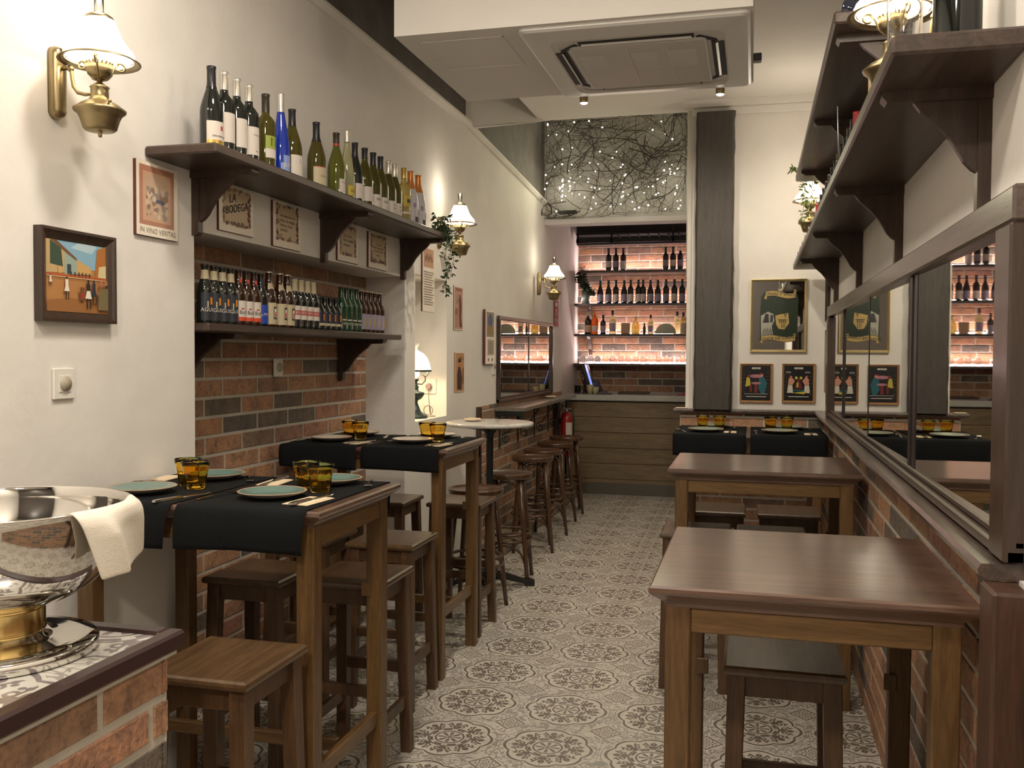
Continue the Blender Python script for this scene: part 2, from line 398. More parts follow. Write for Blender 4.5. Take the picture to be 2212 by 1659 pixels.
# inspection hatch: a faint groove with a lit lip
h=MB(); x0,x1,y0,y1=-1.443,-1.06,3.90,4.30
for a in ((x0,x1,y0,y0+.006),(x0,x1,y1-.004,y1),(x0,x0+.004,y0,y1),(x1-.006,x1,y0,y1)): h.box(*a,2.8975,2.901)
tag(h.build('access_hatch',PLA2),'flush square access hatch in the white soffit left of the air conditioner','hatch')
# ---- brick claddings: every brick is a real chamfered block, one mesh per cladding
def bricks(name,O,U,V,W,w,h,course=.0835,L=.30,gap=.014,thick=.005,seed=1,off=.0,voff=0,parent=None):
    rnd=random.Random(seed); mb=MB(); row=0; O=Vector(O);U=Vector(U);V=Vector(V);W=Vector(W)
    def blk(u0,u1,v0,v1):
        if u1-u0<.012 or v1-v0<.012: return
        mb.rv=.001+.998*rnd.random()
        if parent: mb.rv=.2+.79*mb.rv
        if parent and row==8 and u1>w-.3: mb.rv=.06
        t=thick*(.85+.3*rnd.random()); b=.0025
        P=lambda u,v,d: tuple(O+U*u+V*v+W*d)
        q=[(u0,v0),(u1,v0),(u1,v1),(u0,v1)]; i=[(u0+b,v0+b),(u1-b,v0+b),(u1-b,v1-b),(u0+b,v1-b)]
        vs=[P(a,c,0) for a,c in q]+[P(a,c,t-b) for a,c in q]+[P(a,c,t) for a,c in i]
        fs=[]
        for k in range(4):
            k2=(k+1)%4; fs+=[[k,k2,4+k2,4+k],[4+k,4+k2,8+k2,8+k]]
        fs.append([8,9,10,11]); mb.add(vs,fs,False)
    row=0; v=voff
    while v<h:
        s=(row%2)*.5*L+off+rnd.uniform(-.01,.01); u=-L+s
        while u<w:
            blk(max(0,u+gap/2),min(w,u+L-gap/2),max(0,v+gap/2),min(h,v+course-gap/2)); u+=L
        v+=course; row+=1
    mb.rv=0
    n0=len(mb.f); mb.mi=1
    P=lambda u,vv: tuple(O+U*u+V*vv+W*(thick-.0035))
    mb.add([P(0,0),P(w,0),P(w,h),P(0,h)],[(0,1,2,3)],False)
    o=mb.build(name,[BRK,MORT],parent); 
    if not parent: o['kind']='structure'
    return o
bricks('wall_niche_brick',(-2.286,3.08,0),(0,1,0),(0,0,1),(1,0,0),2.17,1.99,seed=3)
bricks('wall_left_wainscot',(-2.037,6.80,.09),(0,1,0),(0,0,1),(1,0,0),3.2,1.04,seed=5)
bricks('wall_right_wainscot',(.490,1.94,0),(0,1,0),(0,0,1),(-1,0,0),5.01,1.108,seed=6)
bricks('wall_right_wainscot_near',(.490,-.5,0),(0,1,0),(0,0,1),(-1,0,0),2.33,1.07,seed=16)
bricks('wall_far_wainscot',(-.52,6.95,0),(1,0,0),(0,0,1),(0,-1,0),1.01,1.108,seed=7)
bricks('wall_bar_back_brick',(-2.14,11.52,.9),(1,0,0),(0,0,1),(0,-1,0),1.60,2.1,seed=8,course=.085,L=.30)
# trims
struct('trim_5',MB().box(-2.045,-2.0,6.765,6.80,.0,1.13,.003),W_FRAME)
st=MB(); st.box(-2.04,-1.815,6.80,10.0,0,.085,.01); struct('trim_6',st,plaster('wood_plinth',(.26,.20,.13),.2,.2))
lg=MB(); lg.prism([(.502,1.110),(.438,1.110),(.420,1.119),(.418,1.130),(.424,1.141),(.502,1.143)],1.925,6.95,'y'); struct('trim_7',lg,W_LEDGE)
lg=MB(); lg.prism([(6.975,1.110),(6.905,1.110),(6.89,1.119),(6.888,1.130),(6.894,1.141),(6.975,1.143)],-.565,.48,'x'); struct('trim_8',lg,W_LEDGE)
struct('trim_9',MB().box(.424,.49,1.83,1.935,0,1.108,.006),W_RED)
ps=MB(); ps.box(-2.03,-1.98,9.55,9.68,.1,1.05,.004); struct('trim_10',ps,mat('dark_purple_brown','2a1a1e',.5))
struct('baseboard_bar',MB().box(-1.86,-.60,10.115,10.13,0,.125,.003),mat('slate_tile',(.10,.09,.07),.4,bump=.3,bscale=30))

# ---------------------------------------------------------------- bar counter
bc=thing('bar_counter','plank-fronted bar counter under a speckled grey marble top at the end of the room','bar counter',(-1.25,10.4,0))
def loc(o,root): o.parent=root; o.matrix_parent_inverse=Matrix.Identity(4); o.location=-Vector(root.location) ; return o
m=MB()
for i in range(6): m.box(-2.0,-.60,10.13,10.18,.0+i*.17,.17+i*.17-.004,.002)
loc(m.build('front_planks',W_BAR),bc)
loc(MB().box(-2.03,-.60,10.06,10.75,1.03,1.093,.008).build('worktop',MARG),bc)
loc(MB().box(-2.03,-.60,10.19,10.2,.0,1.03).build('carcass',BLKP),bc)
sw=MB().box(-.93,-.86,10.118,10.13,.05,.11,.004)
s_=thing('floor_socket','dark switch box low on the slate skirting of the bar','socket',(-.66,10.11,.05))
loc(MB().box(-.70,-.63,10.098,10.114,.045,.105,.004).build('plate',BLKP),s_)
# back bar: shelves, brackets, hanging rack, strip lights
LED=mat('led_strip',(1,1,1),.5,emit=(1,.78,.78),es=10)
back=[('top',2.555,-2.06,-.70),('second',2.155,-2.13,-.66),('third',1.785,-2.13,-.66),('lowest glass',1.425,-2.13,-.66)]
for nm,z,x0,x1 in back:
    t=thing('bar_shelf','%s dark wooden shelf on the lit brick wall behind the bar'%nm,'shelf',((x0+x1)/2,11.4,z))
    loc(MB().box(x0,x1,11.22,11.5,z-.03,z,.003).build('board',W_SHELF),t)
    if nm!='top':
        for x in (-1.97,-.74):
            b=MB().prism([(11.5,z-.03),(11.5,z-.26),(11.47,z-.26),(11.45,z-.18),(11.36,z-.06),(11.30,z-.03)],x-.02,x+.02,'x')
            loc(b.build('bracket',W_SHELFZ),t)
    l=MB().box(x0+.02,x1-.02,11.475,11.49,z+.001,z+.012); loc(l.build('led_strip',LED),t)
    light('led_lamp','AREA',((x0+x1)/2,11.455,z+.02),5.5 if nm!='lowest glass' else 8,(1,.74,.72),1.3,(math.radians(200),0,0),.02)
light('led_side_lamp','AREA',(-2.10,11.35,2.2),2.2,(1,.82,.80),.03,(0,math.radians(-90),0),1.6)
t=thing('hanging_glass_rack','black metal glass rack hung high behind the bar opening','rack',(-1.4,11.2,2.85))
r=MB(); r.box(-2.10,-.67,11.15,11.5,2.975,2.995); r.box(-2.10,-.67,11.15,11.17,2.88,2.93); 
for x in (-2.09,-1.68,-.95,-.68): r.box(x,x+.02,11.15,11.17,2.88,3.3)
for i in range(7): r.box(-1.6+i*.12,-1.59+i*.12,11.16,11.45,2.96,2.975)
loc(r.build('frame',BLK),t)
struct('wall_bar_upper',MB().box(-2.16,-.5,11.40,11.6,2.885,3.95),mat('dark_bar_ceiling',(.03,.026,.024),.7))

# ---------------------------------------------------------------- shelves on the side walls
def bracket(side,D,wall,H=.235,wd=.032):
    s=side; q=[(0,0),(D,0),(D,-.012),(D-.010,-.024),(D*.70,-.026),(D*.64,-.045),(D*.56,-.062),(D*.46,-.083),(D*.37,-.108),(D*.30,-.135),(D*.24,-.160),(D*.17,-.178),(.026,-.188),(.026,-H),(.006,-H),(0,-H+.008)]
    m=MB(); g=[(d,z) for d,z in q if True]
    m.prism([(wall+s*d,z) for d,z in g[:4]+[(0,-.026)]],-wd*.8,wd*.8,'y')
    m.prism([(wall+s*d,z) for d,z in [(0,-.02)]+[(D*.72,-.02)]+g[4:12]+[(.02,-.19),(0,-.19)]],-wd*.32,wd*.32,'y')
    m.prism([(wall+s*d,z) for d,z in ((0,0),(.028,0),(.028,-H+.01),(.02,-H),(0,-H))],-wd*.5,wd*.5,'y')
    return m
def shelf(label,wall,s,D,y0,y1,z,ys,th=.035,H=.235,group=None):
    x0,x1=sorted((wall,wall+s*D)); t=thing('wall_shelf',label,'shelf',((x0+x1)/2,(y0+y1)/2,z))
    loc(MB().box(x0,x1,y0,y1,z-th,z,.006).build('board',W_SHELF),t)
    for y in ys:
        b=bracket(s,D*.93,wall,H); o=b.build('bracket',W_SHELFZ); o.parent=t; o.location=Vector((0,y,z-th))-Vector(t.location)
    return t
shelf('long dark shelf of wine bottles high on the left wall above the brick niche',XL,1,.275,2.79,5.30,2.24,(3.08,4.14,5.19))
shelf('dark shelf of small beer bottles inside the left brick niche',-2.274,1,.30,2.98-.0+.105,5.06,1.645,(3.33,4.86),.033)
shelf('lower dark shelf on the right wall with four brackets above the mirror',XR,-1,.246,1.985,6.75,2.168,(2.28,3.53,4.79,6.08),.040,.28)
shelf('upper dark shelf on the right wall above the lower one',XR,-1,.268,3.17,5.97,2.635,(3.31,4.47,5.67),.040,.115)
# ---------------------------------------------------------------- mirrors
def wall_mirror(name,label,xw,s,y0,y1,z0,z1,mull,rail=.06,post=.045,d=.03):
    t=thing('wall_mirror',label,'mirror',(xw,(y0+y1)/2,z0))
    def B(a,b,c,e,g=0,dd=d): 
        xs=sorted((xw,xw+s*dd)); return MB().box(xs[0],xs[1],a,b,c,e,g)
    loc(B(y0,y1,z1-rail,z1,.006).build('top_rail',W_LEDGE),t)
    m=B(y0,y1,z0,z0+.028,.005,d); xs=sorted((xw,xw+s*d*.6)); m.box(xs[0],xs[1],y0,y1,z0+.028,z0+.045,.004); loc(m.build('bottom_rail',W_FRAME),t)
    for y in (y0,y1-post): loc(B(y,y+post,z0,z1-rail,.005,d*1.1).build('side_post',W_FRAME),t)
    for y,wd in mull: loc(B(y-wd/2,y+wd/2,z0+.03,z1-rail,.002,d*.5).build('glazing_bar',mat('dark_bar','1c1210',.4)),t)
    edges=[y0+post]+[y for y,w_ in mull]+[y1-post]
    for a,b in zip(edges[:-1],edges[1:]):
        xm=xw+s*.010; k_=min(.007,.006*(b-a)) if s<0 else 0; loc(MB().add([(xm+k_,a,z0+.03),(xm-k_,b,z0+.03),(xm-k_,b,z1-.02),(xm+k_,a,z1-.02)],[(0,1,2,3)]).build('mirror_pane',MIRR),t)
    return t
wall_mirror('m','long dark-framed mirror of five panes along the right wall',XR-.006,-1,1.905,6.385,1.145,1.855,[(3.07,.055),(3.16,.04),(4.25,.025),(5.31,.018),(5.45,.018)],.07,.114,.036)
wall_mirror('m','small dark-framed mirror on the left wall by the bar stools',XL-.006,1,7.33,9.42,1.135,1.85,[(8.42,.028)],.035,.035,.028)
# ---------------------------------------------------------------- air conditioner
ac=thing('air_conditioner','square white ceiling cassette air conditioner under the soffit','air conditioner',(-.505,4.34,2.9))
m=MB(); A=.475; 
def rr(h,r,n=5):
    p=[]
    for cx,cy,a0 in ((1,1,0),(-1,1,90),(-1,-1,180),(1,-1,270)):
        for k in range(n+1):
            a=math.radians(a0+90*k/n); p.append((cx*(h-r)+r*cos(a),cy*(h-r)+r*sin(a)))
    return p
def ring(h,r,z): return [(x,y*1.08,z) for x,y in rr(h,r)]
m.loft([ring(A,.03,0),ring(A,.03,-.012),ring(A-.012,.03,-.02),ring(.375,.07,-.034),ring(.370,.07,-.028)],cap=False)
m.loft([ring(.372,.07,-.028),ring(.34,.06,-.028)],cap=False)
m.poly([p for p in ring(.372,.07,-.026)][::-1])
g=MB(); g.loft([ring(.295,.03,-.026),ring(.295,.03,-.036),ring(.285,.03,-.040)],cap=True)
fl=MB(); sl=MB()
for a in range(4):
    R=Matrix.Rotation(a*PI/2,4,'Z'); sl.M=R; fl.M=R
    sl.box(-.245,.245,.312,.366,-.0305,-.027); fl.M=R@Matrix.Translation((0,.338,-.030))@Matrix.Rotation(.7,4,'X'); fl.box(-.235,.235,-.010,.014,-.002,.002)
    sl.M=R@Matrix.Rotation(PI/4,4,'Z'); sl.prism([(.43*cos(t_),.43*sin(t_)) for t_ in (-.12,0,.12)]+[(.408*cos(t_),.408*sin(t_)) for t_ in (.12,0,-.12)],-.0305,-.027,'z')
ln=MB()
for x in (-.05,.12): ln.box(x,x+.006,-.27,.27,-.042,-.040)
for gx in (-.23,.0,.17):
    for i in range(24): ln.box(gx-.055 if gx>0 else gx-.04,gx+.075,-.12+i*.010-.08,-.118+i*.010-.08,-.0412,-.040)
m.build('housing',WHG,ac); g.build('intake_grille',mat('ac_grille',(.50,.48,.44),.5),ac); sl.build('air_slot',mat('ac_slot_dark','120d0c',.6),ac); fl.build('vane',WHG,ac); ln.build('grille_slats',mat('ac_slats',(.58,.56,.52),.5),ac)
lens=mat('spot_lens_lit',(1,1,1),.3,emit=(1,.9,.75),es=12)
for x in (-.887,-.183):
    t=thing('spotlight','small round spotlight under the soffit, %s of the air conditioner'%('left' if x<-.5 else 'right'),'spotlight',(x,4.90,2.885))
    MB().lathe([(.0,.03),(.02,.03),(.024,.0),(.020,-.022)],16).build('housing',BRASS,t); MB().lathe([(.020,-.022),(.012,-.027),(0,-.029)],16).build('lens',lens,t)
for p in FILL_LIGHTS:  # rims for the added fill lights, all out of view
    t=thing('fill_light',('added round ceiling fill light above the brick counter','added round ceiling fill light nearest the entrance wall','added round ceiling fill light in front of the white soffit')[FILL_LIGHTS.index(p)],'fill_light',p,group='added fill lights near the entrance')
    MB().lathe([(.10,.02),(.12,.02),(.12,0),(.095,0)],24).build('rim',WHP,t)
tag(MB().box(-.02,.018,4.48,4.53,2.895,2.93,.004).build('sensor_box',BLKP),'tiny black sensor box on the right edge of the soffit','sensor')

# ---------------------------------------------------------------- tables
def table(label,x0,x1,y0,y1,h=1.09,tenons=((1,1),),stub=.74,group='tall wooden tables',rail=True):
    cx,cy=(x0+x1)/2,(y0+y1)/2; a,b=(x1-x0)/2,(y1-y0)/2
    t=thing('high_table',label,'table',(cx,cy,0),0,group)
    m=MB(); R=lambda i,z:[(-a+i,-b+i,z),(a-i,-b+i,z),(a-i,b-i,z),(-a+i,b-i,z)]
    m.loft([R(.034,h-.052),R(.034,h-.044),R(.026,h-.036),R(.012,h-.026),R(.004,h-.020),R(.0,h-.014),R(.001,h-.005),R(.006,h)])
    m.build('tabletop',W_TOPX,t)
    i=.062; L=a-i; B=b-i; w_=.054
    for sx in (-1,1):
        for sy in (-1,1):
            l=MB().leg(sx*L,sy*B,0,sx*L,sy*B,h-.05,w_,w_+.002).build('leg',W_LEG,t)
            if (sx,sy) in tenons: bx(sx*L+(.010 if sx<0 else -.042),sx*L+(.042 if sx<0 else -.010),sy*B-w_/2-.010,sy*B-w_/2+.002,stub-.022,stub+.022,.002).build('tenon_block',W_LEG,l)
    az0,az1=h-.108,h-.052
    for s in (-1,1):
        bx(-L+w_/2,L-w_/2,s*(B+.012)-.010,s*(B+.012)+.010,az0,az1,.003).build('apron',W_LEGX,t)
        bx(s*(L+.012)-.010,s*(L+.012)+.010,-B+w_/2,B-w_/2,az0,az1,.003).build('apron',W_LEGY,t)
        if rail:
            bx(s*L-.012,s*L+.012,-B+w_/2,B-w_/2,.275,.325,.003).build('stretcher',W_LEGY,t)
    if rail: bx(-L+w_/2,L-w_/2,-.012,.012,.28,.32,.003).build('stretcher',W_LEGX,t)
    return t
table('tall wooden table by the left wall laid with teal plates, nearest the tiled counter',-2.025,-1.165,2.36,2.98)
table('tall wooden table reaching into the brick niche, laid with cream plates',-2.215,-1.36,4.06,4.72)
table('nearest bare tall wooden table on the right with a shiny top',-.217,.458,2.035,2.77,h=1.028,stub=.65,tenons=((1,1),(-1,1)))
table('second bare tall wooden table on the right, behind the nearest one',-.367,.458,4.172,4.88,h=1.028,stub=.65)
table('farthest right table, under black cloths against the far brick wainscot',-.496,.458,6.042,6.76,h=1.028,stub=.65)

# ---------------------------------------------------------------- square stools
def make_stool(label,loc_,rz=0):
    t=thing('square_stool',label,'stool',loc_,rz,'square wooden stools'); h=.72; a,b=.156,.166
    m=MB(); R=lambda i,z:[(-a+i,-b+i,z),(a-i,-b+i,z),(a-i,b-i,z),(-a+i,b-i,z)]
    m.loft([R(.008,h-.026),R(.002,h-.022),R(.0,h-.013),R(.002,h-.005),R(.009,h)]); m.build('seat',W_SEAT,t)
    w_=.045
    def at(sx,sy,z): 
        k=1-z/(h-.026); return sx*(a-.036+.014*k),sy*(b-.040+.026*k)
    for sx in (-1,1):
        for sy in (-1,1):
            x1,y1=at(sx,sy,h-.026); x0,y0=at(sx,sy,0)
            MB().leg(x0,y0,0,x1,y1,h-.026,w_-.004,w_+.002).build('leg',W_SLEG,t)
    for sy in (-1,1):
        x,y=at(1,sy,.66); bx(-x+.02,x-.02,y-.010,y+.010,.635,.694,.002).build('apron',W_SLEG,t)
        x,y=at(1,sy,.33); bx(-x+.02,x-.02,y-.010,y+.010,.31,.35,.002).build('rung',W_SLEG,t)
    for sx in (-1,1):
        x,y=at(sx,1,.66); bx(x-.010,x+.010,-y+.02,y-.02,.635,.694,.002).build('apron',W_SLEG,t)
        x,y=at(sx,1,.20); bx(x-.010,x+.010,-y+.02,y-.02,.18,.225,.002).build('rung',W_SLEG,t)
    return t
s0=make_stool('square wooden stool nearest the brick counter, pushed against the laid left table',(-1.352,2.19,0))
for (x,y,rz,lab) in (
    (-1.775,3.13,.0,'square wooden stool with a dark near edge, wall side behind the teal-plate table'),
    (-1.41,3.185,.0,'square wooden stool between the right legs of the teal-plate table'),
    (-1.54,3.845,.0,'square wooden stool at the near side of the cream-plate table, aisle side'),
    (-1.93,3.825,.0,'square wooden stool at the near side of the cream-plate table, wall side'),
    (-1.568,4.95,.0,'square wooden stool behind the cream-plate table next to the round seats'),
    (-1.99,4.89,.0,'square wooden stool behind the cream-plate table beside the niche corner'),
    (.088,2.64,.0,'square wooden stool tucked under the nearest right table'),
    (-.25,4.44,.0,'square wooden stool under the second right table, aisle side'),
    (.088,4.44,.0,'square wooden stool under the second right table, wall side'),
    (-.185,5.09,.0,'square wooden stool under the black-clothed far table, aisle side'),
    (.185,5.09,.0,'square wooden stool under the black-clothed far table, wall side')):
    dup(s0,(x,y,0),rz,lab)
# ---------------------------------------------------------------- round bentwood bar stools
def make_bent(label,loc_,rz=0):
    t=thing('bentwood_bar_stool',label,'bar stool',loc_,rz,'round bentwood bar stools'); h=.735; r=.166
    MB().lathe([(0,h-.012),(.12,h-.012),(.145,h-.006),(.155,h),(.166,h),(r,h-.008),(r,h-.026),(.160,h-.036),(0,h-.036)][::-1],32).build('seat',W_BENT,t)
    legp=lambda a,z:(lambda R:(R*cos(a),R*sin(a),z))(.128+.085*(1-z/(h-.03)))
    for k in range(4):
        a=PI/4+k*PI/2
        pts=[legp(a,z) for z in (0,.2,.45,h-.035)]; MB().tube(pts,[.013,.0155,.017,.0165],8).build('leg',W_BENT,t)
        # arched brace from this leg to the next, under the seat
        a2=a+PI/2; pts=[]
        for i in range(15):
            u=i/14; aa=a+(a2-a)*u; z=.55+ (h-.055-.55)*sin(PI*u)**.45 if 0<u<1 else .55
            q=legp(a,z) ; q2=legp(a2,z); rr_=.135+.085*(1-z/(h-.03))
            px=q[0]*(1-u)+q2[0]*u; py=q[1]*(1-u)+q2[1]*u; f=(1+.22*sin(PI*u)); pts.append((px*f*.97,py*f*.97,z))
        MB().tube(pts,.0085,6).build('arched_brace',W_BENT,t)
        pts=[]
        for i in range(11):
            u=i/10; z=.13+.13*sin(PI*u)**.5 if 0<u<1 else .13
            q=legp(a,z); q2=legp(a2,z); f=1+.12*sin(PI*u); pts.append(((q[0]*(1-u)+q2[0]*u)*f*.96,(q[1]*(1-u)+q2[1]*u)*f*.96,z))
        MB().tube(pts,.007,6).build('lower_brace',W_BENT,t)
    for z,rr_ in ((.285,.165),(.33,.155)):
        MB().tube([(rr_*cos(i*PI/14),rr_*sin(i*PI/14),z) for i in range(28)],.0095,6,closed=True).build('foot_ring',W_BENT,t)
    return t
b0=make_bent('round bentwood stool nearest the niche table, under the marble table edge',(-1.595,5.305,0))
for x,y,lab in ((-1.60,6.075,'round bentwood stool right behind the stem of the marble table'),
    (-1.67,7.09,'first round bentwood stool under the wall ledge'),(-1.70,7.60,'second round bentwood stool under the wall ledge'),
    (-1.735,8.26,'third round bentwood stool under the wall ledge'),(-1.76,8.90,'last round bentwood stool, nearest the red fire extinguisher')):
    dup(b0,(x,y,0),random.uniform(-.3,.3),lab)
# ---------------------------------------------------------------- round marble table
t=thing('round_table','round white marble bar table on a black cast iron stem','table',(-1.672,5.87,0))
MB().lathe([(0,1.062),(.27,1.062),(.285,1.066),(.290,1.076),(.285,1.087),(.27,1.09),(0,1.09)],48).build('marble_top',MARB,t)
MB().lathe([(0,1.058),(.012,1.058),(.030,1.052),(.046,1.046),(.046,1.03),(.030,1.01),(.024,.98),(.022,.5),(.026,.12),(.05,.09),(.06,.05),(0,.05)][::-1],20).build('stem',BLK,t)
for k in range(4):
    m=MB(); m.M=Matrix.Rotation(PI/4*.6+k*PI/2,4,'Z')
    m.prism([(0,1.062),(.20,1.062),(.20,1.052),(.05,1.035),(0,1.03)],-.012,.012,'y'); m.build('top_arm',BLK,t)
    m=MB(); m.M=Matrix.Rotation(.35+k*PI/2,4,'Z')
    m.loft([[(x,-wd,z0),(x,wd,z0),(x,wd,z1),(x,-wd,z1)] for x,wd,z0,z1 in ((.03,.03,.05,.11),(.12,.022,.045,.085),(.22,.018,.018,.05),(.27,.024,.0,.048),(.30,.024,.0,.040))]); m.build('foot',BLK,t)
# small dish with a receipt tray on it
def dish(label,loc_,g=None):
    t=thing('saucer',label,'dish',loc_)
    MB().lathe([(0,.0),(.035,.0),(.062,.010),(.064,.013),(.036,.006),(0,.005)],28).build('plate',CREAM,t)
    m=MB(); m.M=Matrix.Rotation(.3,4,'Z'); m.box(-.055,.055,-.03,.03,.012,.016,.001); m.box(-.03,.05,-.022,.026,.016,.020,.001); m.build('paper_napkins',PAPN,t)
    return t
dish('small white saucer with folded paper on the round marble table',(-1.79,5.87,1.09))
dish('small white saucer with folded paper on the far end of the wall ledge',(-1.94,9.0,1.105))
# ---------------------------------------------------------------- wall ledge with iron brackets
t=thing('wall_ledge','narrow stone-topped ledge along the brick wainscot held by scrolled iron brackets','ledge',(-1.93,8.6,1.1))
m=MB(); m.prism([(-2.03,7.26),(-1.80,7.26),(-1.785,7.30),(-1.835,9.83),(-2.03,9.95)],1.072,1.10,'z'); loc(m.build('board',marble('ledge_stone',(.22,.19,.15),(.12,.10,.08),14)),t)
for y in (7.40,8.02,8.66,9.28):
    m=MB(); m.M=Matrix.Translation((-2.022,y,1.07))
    m.box(-.005,.003,-.008,.008,-.32,0); m.box(0,.21,-.008,.008,-.008,0)
    pts=[]
    for i in range(26):
        a=i/25*PI*2.6; r_=.045*(1-i/36); pts.append((.055+r_*cos(a+PI*.5)*.9,0,-.23+r_*sin(a+PI*.5)))
    m.tube([(.19,0,-.01),(.13,0,-.10),(.075,0,-.178)]+pts[1:],.005,6); pts=[]
    for i in range(22):
        a=i/21*PI*2.4; r_=.03*(1-i/34); pts.append((.165+r_*cos(a),0,-.045+r_*sin(a)))
    m.tube(pts,.004,6); loc(m.build('iron_bracket',BLK),t)
m=MB(); m.box(-2.02,-1.80,7.262,7.285,1.03,1.072,.003); loc(m.build('end_plate',BLK),t)

# ---------------------------------------------------------------- table ware
def plate(label,x,y,z,mt,r=.104,group=None):
    t=thing('dinner_plate',label,'plate',(x,y,z),random.uniform(0,6),group)
    MB().lathe([(0,.0),(.045,.0),(.06,.003),(r-.004,.016),(r,.020)],40).build('underside',UNDER,t)
    MB().lathe([(r,.020),(r-.003,.0215),(r-.007,.0200)],40).build('rim',RIMB,t)
    pr=[(r-.007,.0200)]; n=12
    for i in range(1,n): 
        rr_=(r-.007)*(1-i/n); base=.020-.013*min(1,(r-.007-rr_)/.045); pr.append((rr_,base+(.0007 if i%2 else 0)))
    pr.append((0,.0065)); MB().lathe(pr,40).build('glazed_face',mt,t)
def tumbler(label,x,y,z):
    t=thing('amber_tumbler',label,'glass',(x,y,z),random.uniform(0,1),'amber glass tumblers')
    n=54; out=[]; H=.088
    prof=[(.0,0),(.027,0),(.030,.004),(.033,.022),(.0365,.045),(.0395,.060),(.0425,.074),(.0445,.088)]
    inn=[(.0425,.088),(.0400,.072),(.0355,.05),(.0300,.02),(.026,.012),(0,.011)]
    m=MB(); full=prof+inn; vs=[];fs=[]
    for k in range(n):
        a=2*PI*k/n
        for j,(r_,z_) in enumerate(full):
            f=1.0
            if 2<=j<=5: f=1-.035*(.5+.5*cos(9*a*1.0))*(1.0 if j<5 else .4)
            vs.append((r_*f*cos(a),r_*f*sin(a),z_))
    q=len(full)
    for k in range(n):
        k2=(k+1)%n
        for j in range(q-1):
            if full[j][0]<1e-6: fs.append([k*q,k2*q+1,k*q+1])
            elif full[j+1][0]<1e-6: fs.append([k*q+j,k2*q+j,k*q+j+1])
            else: fs.append([k*q+j,k2*q+j,k2*q+j+1,k*q+j+1])
    m.add(vs,fs,True); m.build('glass_cup',AMBER,t); return t
def cutlery(kind,label,x,y,z,rz):
    m=MB()
    if kind=='fork':
        m.loft([[(px,-w_,z0),(px,w_,z0),(px,w_,z0+.002),(px,-w_,z0+.002)] for px,w_,z0 in ((-.10,.006,.0),(-.06,.0045,.002),(0,.0025,.009),(.035,.003,.006),(.05,.010,.003),(.062,.0115,.002))])
        for i in range(4):
            yy=-.0098+i*.0065; m.loft([[(px,yy-w_,z0),(px,yy+w_,z0),(px,yy+w_,z0+.0015),(px,yy-w_,z0+.0015)] for px,w_,z0 in ((.06,.0022,.002),(.085,.0018,.003),(.102,.0009,.008))])
        nm='dinner_fork'
    else:
        m.loft([[(px,-w_,0.0),(px,w_,0),(px,w_*.8,h_),(px,-w_*.8,h_)] for px,w_,h_ in ((-.11,.007,.006),(-.09,.008,.007),(-.01,.006,.006),(.0,.004,.004),(.01,.008,.002),(.09,.009,.0015),(.115,.002,.001))])
        nm='table_knife'
    o=m.build(nm,STEELB); o.location=(x,y,z); o.rotation_euler=(0,0,rz); return tag(o,label,nm.split('_')[1],'table cutlery')
def napkin(label,x,y,z,rz,w_=.075,l=.13):
    m=MB(); a,b=w_/2,l/2
    m.loft([[(-a,-b,0),(a,-b,0),(a,b,0),(-a,b,0)],[(-a,-b,.0015),(a,-b,.0015),(a,b,.0018),(-a,b,.0018)]]); m.loft([[(-a+.004,-b+.01,.0016),(a-.012,-b+.004,.0016),(a-.006,b-.004,.0016),(-a+.008,b-.008,.0016)],[(-a+.004,-b+.01,.0034),(a-.012,-b+.004,.0030),(a-.006,b-.004,.0040),(-a+.008,b-.008,.0030)]])
    o=m.build('paper_napkin',PAPN); o.location=(x,y,z); o.rotation_euler=(0,0,rz); return tag(o,label,'napkin','folded paper napkins')
def runner(label,x0,x1,ya,yb,z,drop,drop2=.10,seed=1,skew=0):
    rnd=random.Random(seed); NX=14; path=[]   # cross-section in (y,z): hangs over the near edge, lies flat, hangs at the far edge
    n1=9
    for i in range(n1): 
        u=i/(n1-1); path.append((ya-.006-.008*sin(u*PI*.9), z-drop*(1-u)-.008*u))
    path+= [(ya-.001,z+.0005),(ya+.008,z+.0022)]
    for i in range(1,10): path.append((ya+(yb-ya)*i/10,z+.0022))
    path+= [(yb-.008,z+.0022),(yb+.001,z+.0005),(yb+.006,z-.02),(yb+.008,z-drop2*.5),(yb+.010,z-drop2)]
    vs=[];fs=[]; q=len(path)
    for k in range(NX+1):
        u=k/NX; x=x0+(x1-x0)*u
        for j,(y,zz) in enumerate(path):
            d=max(0,(z-zz)); wob=.010*sin(u*7+seed)*d/.12 
            sgn=-1 if y<(ya+yb)/2 else 1
            vs.append((x+(skew*d),y+sgn*abs(wob)*.8-(.0 if d==0 else 0),zz-(.006*sin(u*3+seed)*(d/.12))))
    for k in range(NX):
        for j in range(q-1): fs.append([k*q+j,(k+1)*q+j,(k+1)*q+j+1,k*q+j+1])
    m=MB().add(vs,fs,True); o=m.build('table_runner',CLOTH); md=o.modifiers.new('s','SOLIDIFY'); md.thickness=.0016; md.offset=1
    return tag(o,label,'table runner','black table runners')
Z=1.0925
runner('black cloth runner hanging over the near edge of the teal-plate table, wall side',-2.02,-1.635,2.36,2.98,Z-.0025,.135,seed=2,skew=-.18)
runner('black cloth runner hanging over the near edge of the teal-plate table, aisle side',-1.615,-1.205,2.36,2.98,Z-.0025,.125,seed=3,skew=-.08)
runner('black cloth runner on the cream-plate table inside the niche',-2.21,-1.812,4.06,4.72,Z-.0025,.105,seed=4,skew=.03)
runner('black cloth runner on the cream-plate table, aisle side',-1.785,-1.40,4.06,4.72,Z-.0025,.10,seed=5)
runner('black cloth on the farthest right table, aisle side',-.497,-.040,6.042,6.76,1.028,.137,seed=6)
runner('black cloth on the farthest right table, wall side',-.014,.452,6.042,6.76,1.028,.142,seed=7)
Z=1.0955
